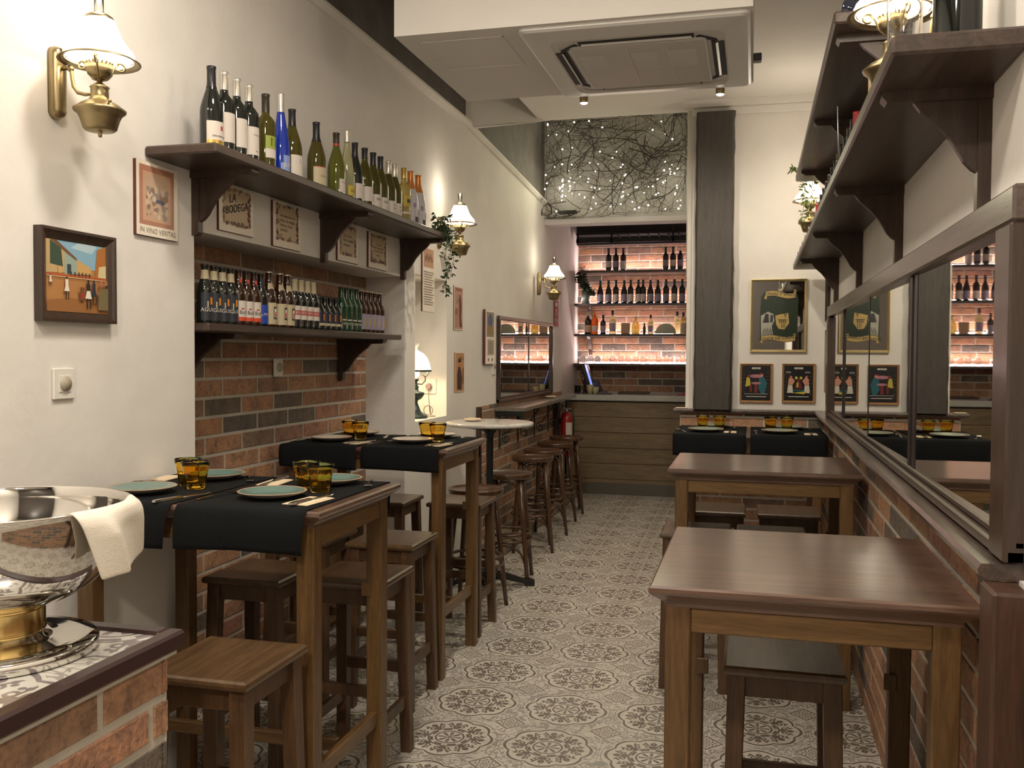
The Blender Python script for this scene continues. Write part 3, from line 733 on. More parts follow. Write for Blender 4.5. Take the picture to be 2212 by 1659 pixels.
for lab,x,y in (('teal dinner plate nearest the polished champagne bowl',-1.845,2.515),('teal dinner plate at the near aisle seat of the first left table',-1.412,2.545),
    ('teal dinner plate behind the left pair of amber glasses',-1.81,2.86),('teal dinner plate behind the right pair of amber glasses',-1.372,2.87)): plate(lab,x,y,Z,TEAL)
for lab,x,y in (('cream plate at the near wall seat of the niche table',-2.045,4.28),('cream plate at the near aisle seat of the niche table',-1.622,4.31),
    ('cream plate behind the amber glasses deep in the niche',-2.03,4.60),('cream plate at the far aisle seat of the niche table',-1.60,4.61)): plate(lab,x,y,Z,CREAM)
for lab,x,y in (('pale green plate on the far right table, near aisle seat',-.299,6.236),('pale green plate on the far right table, near wall seat',.169,6.247),
    ('pale green plate half hidden behind the left far amber glasses',-.268,6.60),('pale green plate half hidden behind the right far amber glasses',.228,6.60)): plate(lab,x,y,Z-.0625,GRN,.116)
for lab,x,y in (('amber tumbler, paler left one of the pair by the left wall',-1.805,2.70),('amber tumbler, right one of the pair by the left wall',-1.735,2.635),
    ('amber tumbler, left one of the pair nearest the aisle on the first left table',-1.392,2.73),('amber tumbler, right one of the pair nearest the aisle on the first left table',-1.322,2.685),
    ('amber tumbler, left one of the inner pair on the niche table',-2.03,4.47),('amber tumbler, right one of the inner pair on the niche table',-1.945,4.41),
    ('amber tumbler, left one of the outer pair on the niche table',-1.612,4.49),('amber tumbler, right one of the outer pair on the niche table',-1.53,4.42),
    ('amber tumbler, leftmost on the far right table',-.331,6.475),('amber tumbler, second from left on the far right table',-.219,6.464),
    ('amber tumbler, third from left on the far right table',.117,6.475),('amber tumbler, rightmost on the far right table',.222,6.464)): tumbler(lab,x,y,Z if y<6 else Z-.0625)
cutlery('knife','table knife in front of the wall-side teal plate',-1.665,2.46,Z,1.35)
cutlery('fork','fork left of the aisle-side teal plate',-1.575,2.53,Z,1.35)
napkin('folded cream paper napkin at the aisle corner of the first left table',-1.268,2.50,Z,-.1,.085,.15); cutlery('knife','knife on the napkin at the aisle corner of the first left table',-1.262,2.51,Z+.0045,1.45)
cutlery('fork','fork right of the far wall-side teal plate',-1.69,2.885,Z,-1.0)
napkin('folded cream paper napkin left of the right-hand amber pair',-1.56,2.83,Z,.1,.075,.14); cutlery('knife','knife on the napkin left of the right-hand amber pair',-1.565,2.83,Z+.0045,-1.5)
cutlery('fork','fork on the far aisle corner of the first left table',-1.245,2.90,Z,-1.25)
napkin('folded cream paper napkin against the left wall behind the teal plate',-1.975,2.82,Z,.1,.07,.13)
cutlery('fork','fork poking out behind the wall-side teal plate',-1.985,2.66,Z,1.5)
napkin('napkin in front of the niche table plates, between the runners',-1.868,4.20,Z,-.2,.08,.13); cutlery('knife','knife across the napkin between the niche table plates',-1.862,4.21,Z+.0045,1.2)
napkin('napkin on the aisle corner of the niche table',-1.455,4.22,Z,-.2,.08,.13); cutlery('knife','knife on the napkin at the aisle corner of the niche table',-1.45,4.23,Z+.0045,1.3)
cutlery('fork','fork between the two near cream plates',-1.765,4.24,Z,1.3)
cutlery('fork','fork leaning on the far aisle cream plate',-1.47,4.60,Z+.004,-1.0)
cutlery('fork','fork at the wall end of the niche table',-2.185,4.24,Z,1.4)
cutlery('knife','knife behind the inner amber glasses of the niche table',-1.88,4.60,Z,-1.3)
napkin('napkin between the two pale green near plates',-0.142,6.213,Z-.0625,0,.08,.12); cutlery('knife','knife on the napkin between the pale green plates',-0.142,6.202,Z+.0045-.0625,1.57)
napkin('napkin by the wall end of the far right table',0.359,6.202,Z-.0625,0,.08,.12); cutlery('knife','knife on the napkin at the wall end of the far right table',0.359,6.190,Z+.0045-.0625,1.57)
cutlery('fork','fork at the left corner of the far right table',-0.456,6.224,Z-.0625,1.9)
cutlery('fork','fork beside the right pale green plate',0.021,6.224,Z-.0625,1.6)
cutlery('fork','fork laid tines down behind the left pale green plate',-0.125,6.612,Z-.0625,-1.5)
cutlery('fork','fork laid tines down at the back right of the far table',0.370,6.612,Z-.0625,-1.5)

# ---------------------------------------------------------------- tiled brick counter, champagne bowl
pc=thing('brick_counter','low brick counter in the left foreground topped with patterned tiles','counter',(-1.6,1.0,0))
m=MB(); m.box(-2.028,-1.185,-.6,1.655,0,.905); loc(m.build('core',MORT),pc)
def pbr(name,O,U,V,W,w_,h_,seed,voff):
    o=bricks(name,O,U,V,W,w_,h_,course=.0845,L=.29,gap=.019,thick=.014,seed=seed,parent=pc,voff=voff,off=.04); o.location=-Vector(pc.location); return o
pbr('brick_side',(-1.185,-.6,0),(0,1,0),(0,0,1),(1,0,0),2.275,.905,21,.905-.0845*11+.0)
pbr('brick_end',(-2.03,1.655,0),(1,0,0),(0,0,1),(0,1,0),.86,.905,22,.905-.0845*11)
loc(bx(-2.03,-1.16,-.6,1.69,.905,.9425).build('top_slab',MORT),pc)
loc(bx(-2.02,-1.185,-.6,1.668,.9425,.946).build('tile_top',TOPT),pc)
m=MB(); m.box(-1.187,-1.148,-.6,1.706,.915,.953,.006); m.box(-2.03,-1.187,1.666,1.706,.915,.953,.006); loc(m.build('wood_edging',mat('dark_edging','33211f',.38,coat=.3)),pc)
bk=thing('champagne_bowl','large polished steel champagne bowl on a foot with a gold collar','champagne bowl',(-1.41,1.49,.9462))
MB().lathe([(0,0),(.168,0),(.173,.004),(.173,.020),(.168,.026),(.140,.030),(.105,.033),(.086,.038),(.078,.046),(.0,.046)],64).build('foot',STEEL,bk)
MB().lathe([(.074,.044),(.078,.047),(.0765,.052),(.0765,.088),(.078,.093),(.074,.096)],48).build('gold_collar',BRASSH,bk)
out=[(.0,.092),(.05,.093),(.09,.098),(.13,.112),(.17,.137),(.20,.170),(.220,.208),(.230,.245),(.2335,.272),(.2345,.290)]
inn=[(.2325,.294),(.2295,.290),(.2285,.272),(.225,.246),(.215,.210),(.195,.174),(.165,.142),(.125,.117),(.085,.104),(0,.098)]
MB().lathe(out+[(.2370,.293)]+inn,72).build('bowl',STEEL,bk)
# white napkin folded over the rim
def napkin_mesh():
    C=Vector((-1.41,1.49)); NX,NY=18,26; vs=[];fs=[]
    a0,a1=-.33,.70
    for i in range(NX+1):
        u=i/NX; a=a0+(a1-a0)*u; Lf=.128-.010*u; 
        for j in range(NY+1):
            v=j/NY; s=v*(.055+Lf)-.055     # s<0 inside the bowl, s>0 hanging outside
            if s<-.012: r_=.2245-.03*((-s-.012)/.043); z=1.237+(s+.012)
            elif s<.012: k=(s+.012)/.024; r_=.2245+.0175*k; z=1.237+.0075*sin(PI*k)
            else: r_=.243+.012*sin(u*9)*min(1,s/.05)*.5+.010*min(1,s/.03); z=1.237-(s-.012)
            fold=.014*math.exp(-((u-.22)/.06)**2)*min(1,max(0,s)/.05); r_+=fold
            ang=a+.22*max(0,s)/.13
            vs.append((C.x+r_*cos(ang),C.y+r_*sin(ang),z-.012*(1-u)*max(0,s)/.15))
    for i in range(NX):
        for j in range(NY): fs.append([i*(NY+1)+j,(i+1)*(NY+1)+j,(i+1)*(NY+1)+j+1,i*(NY+1)+j+1])
    m=MB().add(vs,fs,True); o=m.build('cloth_napkin',NAPC); md=o.modifiers.new('s','SOLIDIFY'); md.thickness=.005; md.offset=1
    md=o.modifiers.new('b','SUBSURF'); md.levels=1; md.render_levels=1
    return o
tag(napkin_mesh(),'white cloth napkin folded over the rim of the champagne bowl','napkin')

# ---------------------------------------------------------------- oil-style wall lamps
def wall_lamp(label,x,y,z,s,power=5.5):
    # s=+1: plate on a wall at smaller x (lamp sticks out towards +x); origin on the shade rim centre
    t=thing('wall_lamp',label,'wall lamp',(x,y,z),0,'brass wall lamps with milk glass shades')
    MB().lathe([(.043,.119),(.046,.112),(.053,.095),(.063,.070),(.080,.045),(.094,.030),(.098,.018),(.095,.004),(.092,.004),(.095,.018),(.091,.028),(.077,.044),(.060,.069),(.050,.094),(.043,.110)],40).build('glass_shade',SHADE,t)
    MB().lathe([(.0,.142),(.016,.142),(.018,.138),(.030,.134),(.040,.126),(.044,.116),(.043,.112),(.040,.116),(.018,.130),(0,.130)],28).build('shade_cap',BRASS,t)
    MB().lathe([(.090,.006),(.100,.002),(.114,-.004),(.115,-.002),(.100,.006),(.092,.010)],40).build('rim_plate',BRASS,t)
    MB().lathe([(.013,-.02),(.017,.02),(.014,.06),(.0135,.20),(.0125,.20),(.013,.06),(.016,.02),(.012,-.02)],16).build('chimney_glass',mat('chimney_glass',(.95,.95,.93),.05,trans=1,ior=1.2),t)
    m=MB(); m.lathe([(.0,-.052),(.020,-.050),(.033,-.040),(.036,-.028),(.037,-.010),(.034,-.010),(.033,-.026),(.0,-.030)],24)
    for k in range(18): m.sphere((.0355*cos(k*PI/9),.0355*sin(k*PI/9),-.006),.004,6,4)
    m.build('burner',BRASS,t)
    m=MB(); m.lathe([(0,-.222),(.005,-.220),(.006,-.214),(.005,-.207),(.012,-.204),(.040,-.203),(.047,-.197),(.055,-.170),(.062,-.155),(.072,-.148),(.074,-.142),(.068,-.138),(.056,-.128),(.044,-.121),(.031,-.115),(.028,-.108),(.025,-.104),(.025,-.080),(.028,-.076),(.020,-.070),(.008,-.062),(.007,-.050)],40)
    m.tube([(.055*cos(-.5),.055*sin(-.5),-.135),(.064*cos(-.5),.064*sin(-.5),-.128)],.003,6); m.sphere((.066*cos(-.5),.066*sin(-.5),-.126),.006,8,5)
    m.build('oil_font',BRASS,t)
    for k in range(3):
        a=-PI/2+k*2*PI/3+.5; pts=[(.006,-.055),(.022,-.050),(.034,-.036),(.044,-.010),(.056,.002)]+[(.062+.012*cos(2.6-i*.62),-.006+.012*sin(2.6-i*.62)) for i in range(9)]
        MB().tube([(r_*cos(a),r_*sin(a),zz) for r_,zz in pts],.0032,6).build('scroll_arm',BRASS,t)
    d=-s*.155
    m=MB(); m.tube([(-s*.022,0,-.092),(-s*.05,0,-.093),(-s*.075,0,-.086),(-s*.09,0,-.068),(-s*.095,0,-.04),(-s*.098,0,-.018),(-s*.105,0,-.012),(-s*.13,0,-.012)],.0055,8); m.sphere((-s*.10,0,-.014),.010,10,6)
    m.build('bracket_arm',BRASS,t)
    m=MB(); P=[]
    for k in range(24):
        a=2*PI*k/24; P.append((.026*cos(a),(.081 if sin(a)>=0 else -.081)+.026*sin(a)))
    xs=lambda f,dx:[(d+s*dx,p*f if True else p,q*1.0-.053) for p,q in [(a*f,b*(1-(1-f)*.25)) for a,b in P]]
    xs=lambda f,dx:[(d+s*dx,a*f,b*(1-(1-f)*.3)-.053) for a,b in P]
    m.loft([xs(1,-.006),xs(1,.010),xs(.8,.024),xs(.35,.028)],smooth=True); m.build('back_plate',BRASS,t)
    light('wall_lamp_bulb','POINT',(x,y,z+.002),power*.75,(1,.84,.62),.02)
    light('wall_lamp_chimney_glow','POINT',(x,y,z+.225),power*(.22 if s>0 else .55),(1,.88,.72),.03)
    return t
wall_lamp('brass oil-style wall lamp nearest the viewer on the left wall, over the painting',-1.87,2.365,2.386,1)
wall_lamp('brass oil-style wall lamp at the far end of the wine shelf on the left wall',-1.88,5.86,2.386,1)
wall_lamp('brass oil-style wall lamp above the small left mirror',-1.84,8.66,2.255,1)
wall_lamp('brass oil-style wall lamp on the right wall at the near end of the bottle shelves',.342,2.64,2.43,-1,10)
wall_lamp('brass oil-style wall lamp on the right wall near the hanging greenery',.345,6.40,2.544,-1,9)

# green table lamp standing in the white niche
t=thing('table_oil_lamp','dark green metal oil-style table lamp with a white dome shade in the white niche','table lamp',(-2.155,5.75,1.11))
GRM=mat('green_bronze',(.05,.07,.07),.35,.6)
MB().lathe([(0,0),(.085,0),(.09,.008),(.085,.018),(.07,.026),(.045,.045),(.032,.075),(.022,.10),(.024,.115),(.05,.13),(.066,.155),(.068,.168),(.05,.172),(.03,.178),(.026,.19),(.030,.205),(.02,.22),(.02,.24),(.03,.25),(.03,.262),(0,.262)],32).build('base',GRM,t)
MB().lathe([(.012,.262),(.03,.275),(.036,.295),(.03,.31),(.0,.315)],20).build('inner_globe',SHADE,t)
MB().lathe([(.108,.315),(.112,.318),(.108,.324),(.100,.36),(.085,.395),(.06,.425),(.035,.438),(.026,.445),(.026,.43),(.055,.415),(.08,.388),(.096,.355),(.104,.32)],36).build('glass_shade',SHADE,t)
MB().lathe([(.022,.44),(.02,.46),(.028,.475),(.032,.495),(.030,.495),(.018,.46)],20).build('chimney',mat('frosted_glass',(.9,.88,.84),.4,trans=.3),t)
MB().lathe([(.104,.306),(.113,.306),(.113,.318),(.104,.318)],36).build('shade_ring',GRM,t)
for k in range(3):
    a=k*2*PI/3+.4; MB().tube([(r_*cos(a),r_*sin(a),zz) for r_,zz in ((.02,.225),(.05,.222),(.072,.245),(.07,.275),(.05,.285),(.07,.27),(.085,.285),(.092,.306))],.004,6).build('scroll_arm',GRM,t)
light('table_lamp_bulb','POINT',(-2.155,5.75,1.11+.35),3.2,(1,.78,.48),.03)

# ---------------------------------------------------------------- sockets
def socket(label,x,y,z,face='x',w_=.085,h_=.085,plug=False,pair=False):
    t=thing('wall_socket',label,'socket',(x,y,z))
    R=Matrix.Identity(4) if face=='x' else Matrix.Rotation(-PI/2,4,'Z')
    def mk(): m=MB(); m.M=R; return m
    mk().box(0,.010,-w_/2,w_/2,-h_/2,h_/2,.003).build('plate',WHP,t)
    m=mk(); m.box(.010,.012,-.026,.026,-.026,.026,.001); m.build('insert',WHP,t)
    m=mk(); m.M=R@Matrix.Translation((.0122,0,0))@Matrix.Rotation(PI/2,4,'Y'); m.lathe([(.0225,0),(.0215,0.006),(0,.007)],24); m.build('recess',mat('socket_recess','a89f8c',.5),t)
    if plug:
        m=mk(); m.M=R@Matrix.Translation((.012,0,0))@Matrix.Rotation(PI/2,4,'Y'); m.cyl((0,0,0),.019,.03,18); m.build('plug',mat('plug_mauve','8a6e70',.5),t)
    else:
        m=mk(); 
        for yy in (-.0095,.0095): m.M=R@Matrix.Translation((.0125,yy,0))@Matrix.Rotation(PI/2,4,'Y'); m.cyl((0,0,0),.0028,.001,8)
        m.build('pin_holes',BLKP,t)
    return t
socket('white wall socket below the framed painting on the left wall',XL,2.387,1.437,w_=.09,h_=.095)
socket('white socket on the niche brick under the beer shelf',-2.274,4.15,1.462,w_=.085,h_=.09)
socket('white switch plate beside the small left mirror',XL-.007,7.24,1.44,w_=.085,h_=.15)
socket('socket with a mauve plug inside the white niche',-2.15,6.04,1.31,'y',w_=.095,h_=.105,plug=True)
m=MB(); pts=[(-2.15,6.005,1.30)]+[(-2.145+.02*u,5.99-.02*u,1.29-.16*u) for u in (.3,.6,1)]+[(-2.13+.032*cos(a*.5+1.2),5.95,1.150+.032*sin(a*.5+1.2)) for a in range(0,26)]+[(-2.10,5.92,1.118),(-2.06,5.90,1.114),(-2.09,5.86,1.114),(-2.12,5.82,1.114)]
m.tube(pts,.0022,6); tag(m.build('lamp_cord',mat('cord_brown','6b4f3a',.6)),'thin brown cord looped from the plug to the green table lamp','cord')

# ---------------------------------------------------------------- text and pictures
def text_geo(s,size,align='CENTER',shear=0,font_w=0):
    c=bpy.data.curves.new('tmp','FONT'); c.body=s; c.size=size; c.align_x=align; c.align_y='CENTER'; c.shear=shear; c.offset=font_w; c.resolution_u=2
    o=bpy.data.objects.new('tmp',c); COL.objects.link(o); dg=bpy.context.evaluated_depsgraph_get()
    me=bpy.data.meshes.new_from_object(o.evaluated_get(dg)); vs=[tuple(v.co) for v in me.vertices]; fs=[list(p.vertices) for p in me.polygons]
    bpy.data.objects.remove(o); bpy.data.curves.remove(c); bpy.data.meshes.remove(me); return vs,fs
class Pic:
    """flat artwork drawn in a local u (right), v (up) frame on a plane; each colour layer sits a hair in front of the last"""
    def __init__(s,mb,O,U,N): s.mb=mb; s.O=Vector(O); s.U=Vector(U); s.N=Vector(N); s.k=0; s.mats=[]
    def P(s,u,v,d=0): return tuple(s.O+s.U*u+Vector((0,0,v))+s.N*(s.k*.00025+d))
    def mi(s,m):
        if m not in s.mats: s.mats.append(m)
        s.mb.mi=s.mats.index(m)
    def poly(s,pts,m): s.k+=1; s.mi(m); s.mb.add([s.P(u,v) for u,v in pts],[list(range(len(pts)))],False)
    def rect(s,u0,v0,u1,v1,m): s.poly([(u0,v0),(u1,v0),(u1,v1),(u0,v1)],m)
    def disc(s,u,v,r,m,ry=None,n=14): s.poly([(u+r*cos(2*PI*i/n),v+(ry or r)*sin(2*PI*i/n)) for i in range(n)],m)
    def text(s,t,u,v,size,m,rot=0,shear=0,w_=0,align='CENTER'):
        vs,fs=text_geo(t,size,align,shear,w_); s.k+=1; s.mi(m); c_,s_=cos(rot),sin(rot)
        s.mb.add([s.P(u+x*c_-y*s_,v+x*s_+y*c_) for x,y,z in vs],fs,False)
    def line(s,a,b,w_,m):
        d=Vector((b[0]-a[0],b[1]-a[1])); n=Vector((-d.y,d.x)).normalized()*w_/2
        s.poly([(a[0]+n.x,a[1]+n.y),(b[0]+n.x,b[1]+n.y),(b[0]-n.x,b[1]-n.y),(a[0]-n.x,a[1]-n.y)],m)
def flat(n,c,r=.6): return mat(n,c,r)
def pic_frame(t,hw,hh,fw_,d,wm,face,prof=None):
    # frame as four mitred mouldings; face: 'x+' on left wall, 'x-' right wall, 'y-' far wall; local origin at t
    Uv={'x+':Vector((0,1,0)),'x-':Vector((0,-1,0)),'y-':Vector((1,0,0))}[face]; Nv={'x+':Vector((1,0,0)),'x-':Vector((-1,0,0)),'y-':Vector((0,-1,0))}[face]
    prof=prof or [(0,0),(0,d),(.25,d*1.0),(.45,d*.8),(.8,d*.6),(1,d*.45),(1,0)]
    m=MB()
    for side in range(4):
        rings=[]
        for e in (0,1):
            r=[]
            for p,h_ in prof:
                o=fw_*p; W_,H_=hw-o,hh-o
                c=[(-W_,-H_),(W_,-H_),(W_,H_),(-W_,H_)][(side+e)%4]
                r.append(tuple(Uv*c[0]+Vector((0,0,c[1]))+Nv*h_))
            rings.append(r)
        m.loft(rings,cap=False)
    m.build('frame',wm,t); return Uv,Nv
def picture(name,label,cat,loc_,hw,hh,fw_,d,wm,face,draw,back=None,group=None):
    t=thing(name,label,cat,loc_,0,group)
    U,N=pic_frame(t,hw,hh,fw_,d,wm,face)
    mb=MB(); p=Pic(mb,tuple(N*(d*.40)),tuple(U),tuple(N)); a,b=hw-fw_*.9,hh-fw_*.9
    draw(p,a,b); mb.build('artwork',p.mats,t); return t
# painting of a village street
def village(p,a,b):
    F=flat; p.rect(-a,-b,a,b,F('art_ochre','a87645')); p.rect(-a,.25*b,a,b,F('art_sky','7fa6ba')); p.poly([(-.2*a,.8*b),(.5*a,.7*b),(.7*a,.95*b),(.1*a,b)],F('art_cloud','a9c0c8'))
    p.poly([(-a,.05*b),(-a,b),(-.75*a,b),(-.3*a,.62*b),(-.3*a,.1*b)],F('art_wall_cream','b79a6c')); p.poly([(-.85*a,.3*b),(-.85*a,.95*b),(-.5*a,.75*b),(-.45*a,.25*b)],F('art_green_dark','36493a'))
    p.poly([(-.4*a,.05*b),(-.4*a,.66*b),(.0*a,.48*b),(.05*a,.08*b)],F('art_wall_blue','8fa093')); p.poly([(-.9*a,b),(-.7*a,b),(.0*a,.52*b),(-.02*a,.46*b)],F('art_roof','6b4c33'))
    p.poly([(.0,.08*b),(.0,.50*b),(.45*a,.30*b),(.5*a,.1*b)],F('art_wall_tan','c09a5e')); p.poly([(.6*a,.0),(.68*a,.85*b),(a,b),(a,-.05*b)],F('art_wall_orange','a4682f')); p.poly([(.7*a,.02*b),(.74*a,.36*b),(a,.42*b),(a,-.02*b)],F('art_wall_white','c9b98a'))
    p.rect(-.32*a,.08*b,-.2*a,.34*b,F('art_door','33403e')); p.rect(-.62*a,.06*b,-.5*a,.26*b,F('art_wall_tan','c09a5e'))
    p.rect(-a,-.02*b,a,.05*b,F('art_street','a9552c')); 
    for u in (-.2,-.08,.05,.16,.28,.4): p.rect(u*a-.02*a,.02*b,u*a+.02*a,.14*b,F('art_figs','4a3a34'))
    p.rect(-a,-.04*b,a,-.025*b,F('art_line','e0cda0')); p.poly([(-a,-b),(a,-b),(a,-.75*b),(-.2*a,-.6*b),(-a,-.7*b)],F('art_ground','8f5f33'))
    def person(u,v,h_,top,skirt):
        p.disc(u,v+h_*.46,h_*.06,F('art_dark','2a211c')); p.rect(u-h_*.09,v+h_*.12,u+h_*.09,v+h_*.40,top); p.poly([(u-h_*.08,v+h_*.14),(u+h_*.08,v+h_*.14),(u+h_*.17,v-h_*.14),(u-h_*.17,v-h_*.14)],skirt)
        for q in (-.09,.07): p.rect(u+h_*q,v-h_*.48,u+h_*q+h_*.06,v-h_*.13,F('art_dark','2a211c'))
    wh=F('art_white','d9d2c2'); dk=F('art_navy','262c3a')
    person(-.88*a,-.16*b,.32*b,wh,wh); person(-.38*a,-.34*b,.62*b,wh,wh); person(.32*a,-.48*b,.82*b,F('art_dark','2a211c'),wh); person(.50*a,-.42*b,.72*b,dk,dk)
    p.rect(.02*a,-.66*b,.16*a,-.28*b,F('art_chair','6a4422')); p.disc(.10*a,-.52*b,.07*a,F('art_red','96302a')); p.poly([(.62*a,-.9*b),(.66*a,-.3*b),(.98*a,-.25*b),(.98*a,-.9*b)],F('art_olive','6e6242'))
    p.disc(.74*a,-.12*b,.07*a,F('art_skin','9c6848')); p.disc(.9*a,-.1*b,.06*a,F('art_skin','9c6848'))
picture('framed_painting','dark-framed painting of a village street with dancing figures on the left wall','painting',(XL,2.44,1.763),.163,.139,.034,.03,W_FRAME,'x+',village)
# tile-style signs
def board(name,label,cat,y0,y1,z0,z1,draw,th=.010,edge=flat('sign_red_edge','5a2a20'),face=flat('sign_white','e4dac8',.35),x=XL):
    cy,cz=(y0+y1)/2,(z0+z1)/2; t=thing(name,label,cat,(x,cy,cz)); a,b=(y1-y0)/2,(z1-z0)/2
    bx(0,th,-a,a,-b,b,.001).build('board',edge,t); mb=MB(); p=Pic(mb,(th+.0002,0,0),(0,1,0),(1,0,0)); p.rect(-a+.001,-b+.001,a-.001,b-.001,face); draw(p,a,b); mb.build('printed_face',p.mats,t); return t
def grape_border(p,a,b,seed):
    r=random.Random(seed); p.rect(-a,-b,a,b,flat('sign_parchment','bfa988',.4)); cs=[flat('grape_a','6d4a44'),flat('grape_b','8a6a58'),flat('grape_c','4f3b3a'),flat('grape_d','9a8468')]
    for i in range(130):
        s=r.random()*4; k=int(s); f=(s-k)*2-1; o=abs(r.gauss(0,.085)); u,v=[(f,-1+o),(1-o,f),(f,1-o),(-1+o,f)][k]
        if abs(u)>1 or abs(v)>1: continue
        p.k=1+i*.02; p.disc(u*a*.97,v*b*.97,a*r.uniform(.03,.08),cs[r.randrange(4)],n=7)
    p.k=6; p.poly([(.78*a,-.62*b),(.92*a,-.62*b),(.86*a,-.48*b),(.86*a,-.38*b),(.97*a,-.12*b),(.74*a,-.12*b),(.84*a,-.38*b),(.84*a,-.48*b)],flat('wine_red','6b2430'))
def sign(label,y0,y1,z0,z1,lines,seed,big=False):
    def d(p,a,b):
        A,B=a*.80,b*.80; O=p.O.copy(); p.O=p.O+p.U*0+Vector((0,0,.012)); grape_border(p,A,B,seed)
        ink=flat('sign_ink','2a2326')
        for i,(tx,u,v,sz,rot) in enumerate(lines): p.text(tx,u*A,v*B,sz,ink,rot,.25 if big else .0,.0004 if big else .0,'CENTER' if big else 'LEFT')
        p.O=O
    return board('tile_sign',label,'sign',y0,y1,z0,z1,d)
sign('white tile sign reading LA BODEGA under the wine shelf',3.232,3.492,2.012,2.196,[('LA',-.34,.42,.046,.22),('BODEGA',-.04,-.06,.043,.22)],1,True)
sign('tile sign with four lines about old wine, between the first two shelf brackets',3.652,3.910,1.998,2.196,[('Un vaso de vino',-.66,.38,.021,0),('añejo, da alegría,',-.66,.12,.021,0),('fuerza y buen',-.66,-.14,.021,0),('consejo',-.66,-.40,.021,0)],2)
sign('tile sign with three lines starting Quien vino, right of the middle bracket',4.298,4.548,2.0,2.194,[('Quien vino',-.62,.3,.024,0),('bebe, despacio',-.62,.02,.024,0),('envejece.',-.62,-.28,.024,0)],3)
sign('tile sign with small faint lines left of the last shelf bracket',4.684,4.958,2.0,2.194,[('Con vino',-.3,.32,.020,0),('añejo y pan tierno',-.66,.08,.020,0),('se pasa el invierno',-.66,-.16,.018,0),('siempre',-.3,-.44,.016,0)],4)
def vinov(p,a,b):
    p.rect(-.86*a,-.70*b,.80*a,.90*b,flat('print_pink','a8765f',.35)); p.rect(-.70*a,-.58*b,.64*a,.74*b,flat('print_frame','c39a7c',.35)); p.rect(-.58*a,-.50*b,.52*a,.66*b,flat('print_scene','b99c83',.35))
    r=random.Random(5)
    for i in range(60): p.k=4+i*.01; p.disc(r.uniform(-.52,.46)*a,r.uniform(-.45,.3)*b,a*r.uniform(.02,.12),flat(('print_grey','print_brown','print_pale')[i%3],('8f8276','8a6652','c9b29a')[i%3],.35),n=7)
    p.k=6; p.poly([(-.1*a,-.05*b),(.3*a,-.08*b),(.28*a,.02*b),(-.08*a,.05*b)],flat('print_blue','5c5f70')); p.text('IN VINO VERITAS',0,-.84*b,.026,flat('print_text','9a8f82'))
board('wall_print','faded reddish print on a white board left of the wine shelf','print',2.728,2.962,1.932,2.186,vinov,.012)
def textsheet(p,a,b):
    p.rect(-.8*a,.35*b,.8*a,.92*b,flat('print_peach','b98f74')); 
    for i in range(5): p.disc((-.5+.25*i)*a,(.6+.08*(i%2))*b,.16*a,flat('print_brown2','8a6650'))
    for i in range(14): p.k=9; p.rect(-.8*a,(.22-.075*i)*b,(.8-.15*(i%3))*a,(.195-.075*i)*b,flat('print_lines','857b70'))
board('wall_print','narrow printed text sheet behind the trailing plant under the shelf end','print',5.53,5.76,1.80,2.22,textsheet)
def dancer(p,a,b):
    W=flat('plaque_pale','b08a76'); D=flat('plaque_brown','5e3026'); p.rect(-.9*a,-.95*b,.9*a,.95*b,W); p.rect(-.7*a,.78*b,.7*a,.9*b,flat('plaque_mid','8d5a4a'))
    p.disc(.25*a,.55*b,.16*a,D,.09*b); p.poly([(.0,.5*b),(.5*a,.5*b),(.65*a,.1*b),(.5*a,-.4*b),(.75*a,-.85*b),(.2*a,-.85*b),(.1*a,-.3*b),(.05*a,.1*b)],D); p.line((.1*a,.4*b),(-.5*a,.2*b),.03*b,D); p.line((-.5*a,.2*b),(-.3*a,.6*b),.03*b,D)
    p.rect(-.75*a,-.3*b,-.2*a,.0,flat('plaque_mid','8d5a4a'))
    for u in (-.7,-.5,-.3): p.line((u*a,-.3*b),(u*a*.9,-.85*b),.02*b,flat('plaque_mid','8d5a4a'))
def lady(p,a,b):
    W=flat('plaque_tan','b5875a'); D=flat('plaque_black','3a241a'); p.rect(-.92*a,-.96*b,.92*a,.96*b,W); p.text('MONTSERRAT'[:0] or 'VINOS',.35*a,.68*b,.034,D)
    p.poly([(-.5*a,-.85*b),(.35*a,-.9*b),(.5*a,-.3*b),(.1*a,.25*b),(-.3*a,.3*b),(-.55*a,-.1*b)],D); p.disc(-.1*a,.42*b,.17*a,flat('plaque_skin','a5764f'),.1*b); p.poly([(-.5*a,.5*b),(.3*a,.5*b),(.1*a,.72*b),(-.25*a,.7*b)],D); p.rect(.6*a,-.6*b,.75*a,.2*b,D)
board('wall_plaque','tall narrow red-brown plaque of a standing figure beside the white niche','plaque',6.178,6.39,1.70,2.010,dancer,.006,flat('plaque_edge','6a4638'))
board('wall_plaque','tall narrow tan plaque of a lady in a dark hat beside the white niche','plaque',6.205,6.425,1.262,1.545,lady,.006,flat('plaque_edge2','8a6238'))
def poster(p,a,b):
    p.rect(-.8*a,.0,.8*a,.92*b,flat('poster_grey','8c8577')); p.disc(0,.6*b,.5*a,flat('poster_blue','4c5a7a'),.25*b); p.rect(-.5*a,.08*b,.6*a,.4*b,flat('poster_ochre','8d7548'))
    p.rect(-.6*a,-.68*b,.8*a,-.08*b,flat('poster_panel','b9ad98')); 
    for i in range(8): p.k=9; p.rect(-.45*a,(-.16-.06*i)*b,.65*a,(-.18-.06*i)*b,flat('poster_ink','5c5348'))
    p.disc(-.4*a,-.84*b,.1*a,flat('poster_ink','5c5348')); p.disc(.4*a,-.84*b,.1*a,flat('poster_ink','5c5348'))
board('wall_print','tall poster with a blue picture over a text block left of the small mirror','print',6.92,7.19,1.455,1.88,poster,.02)
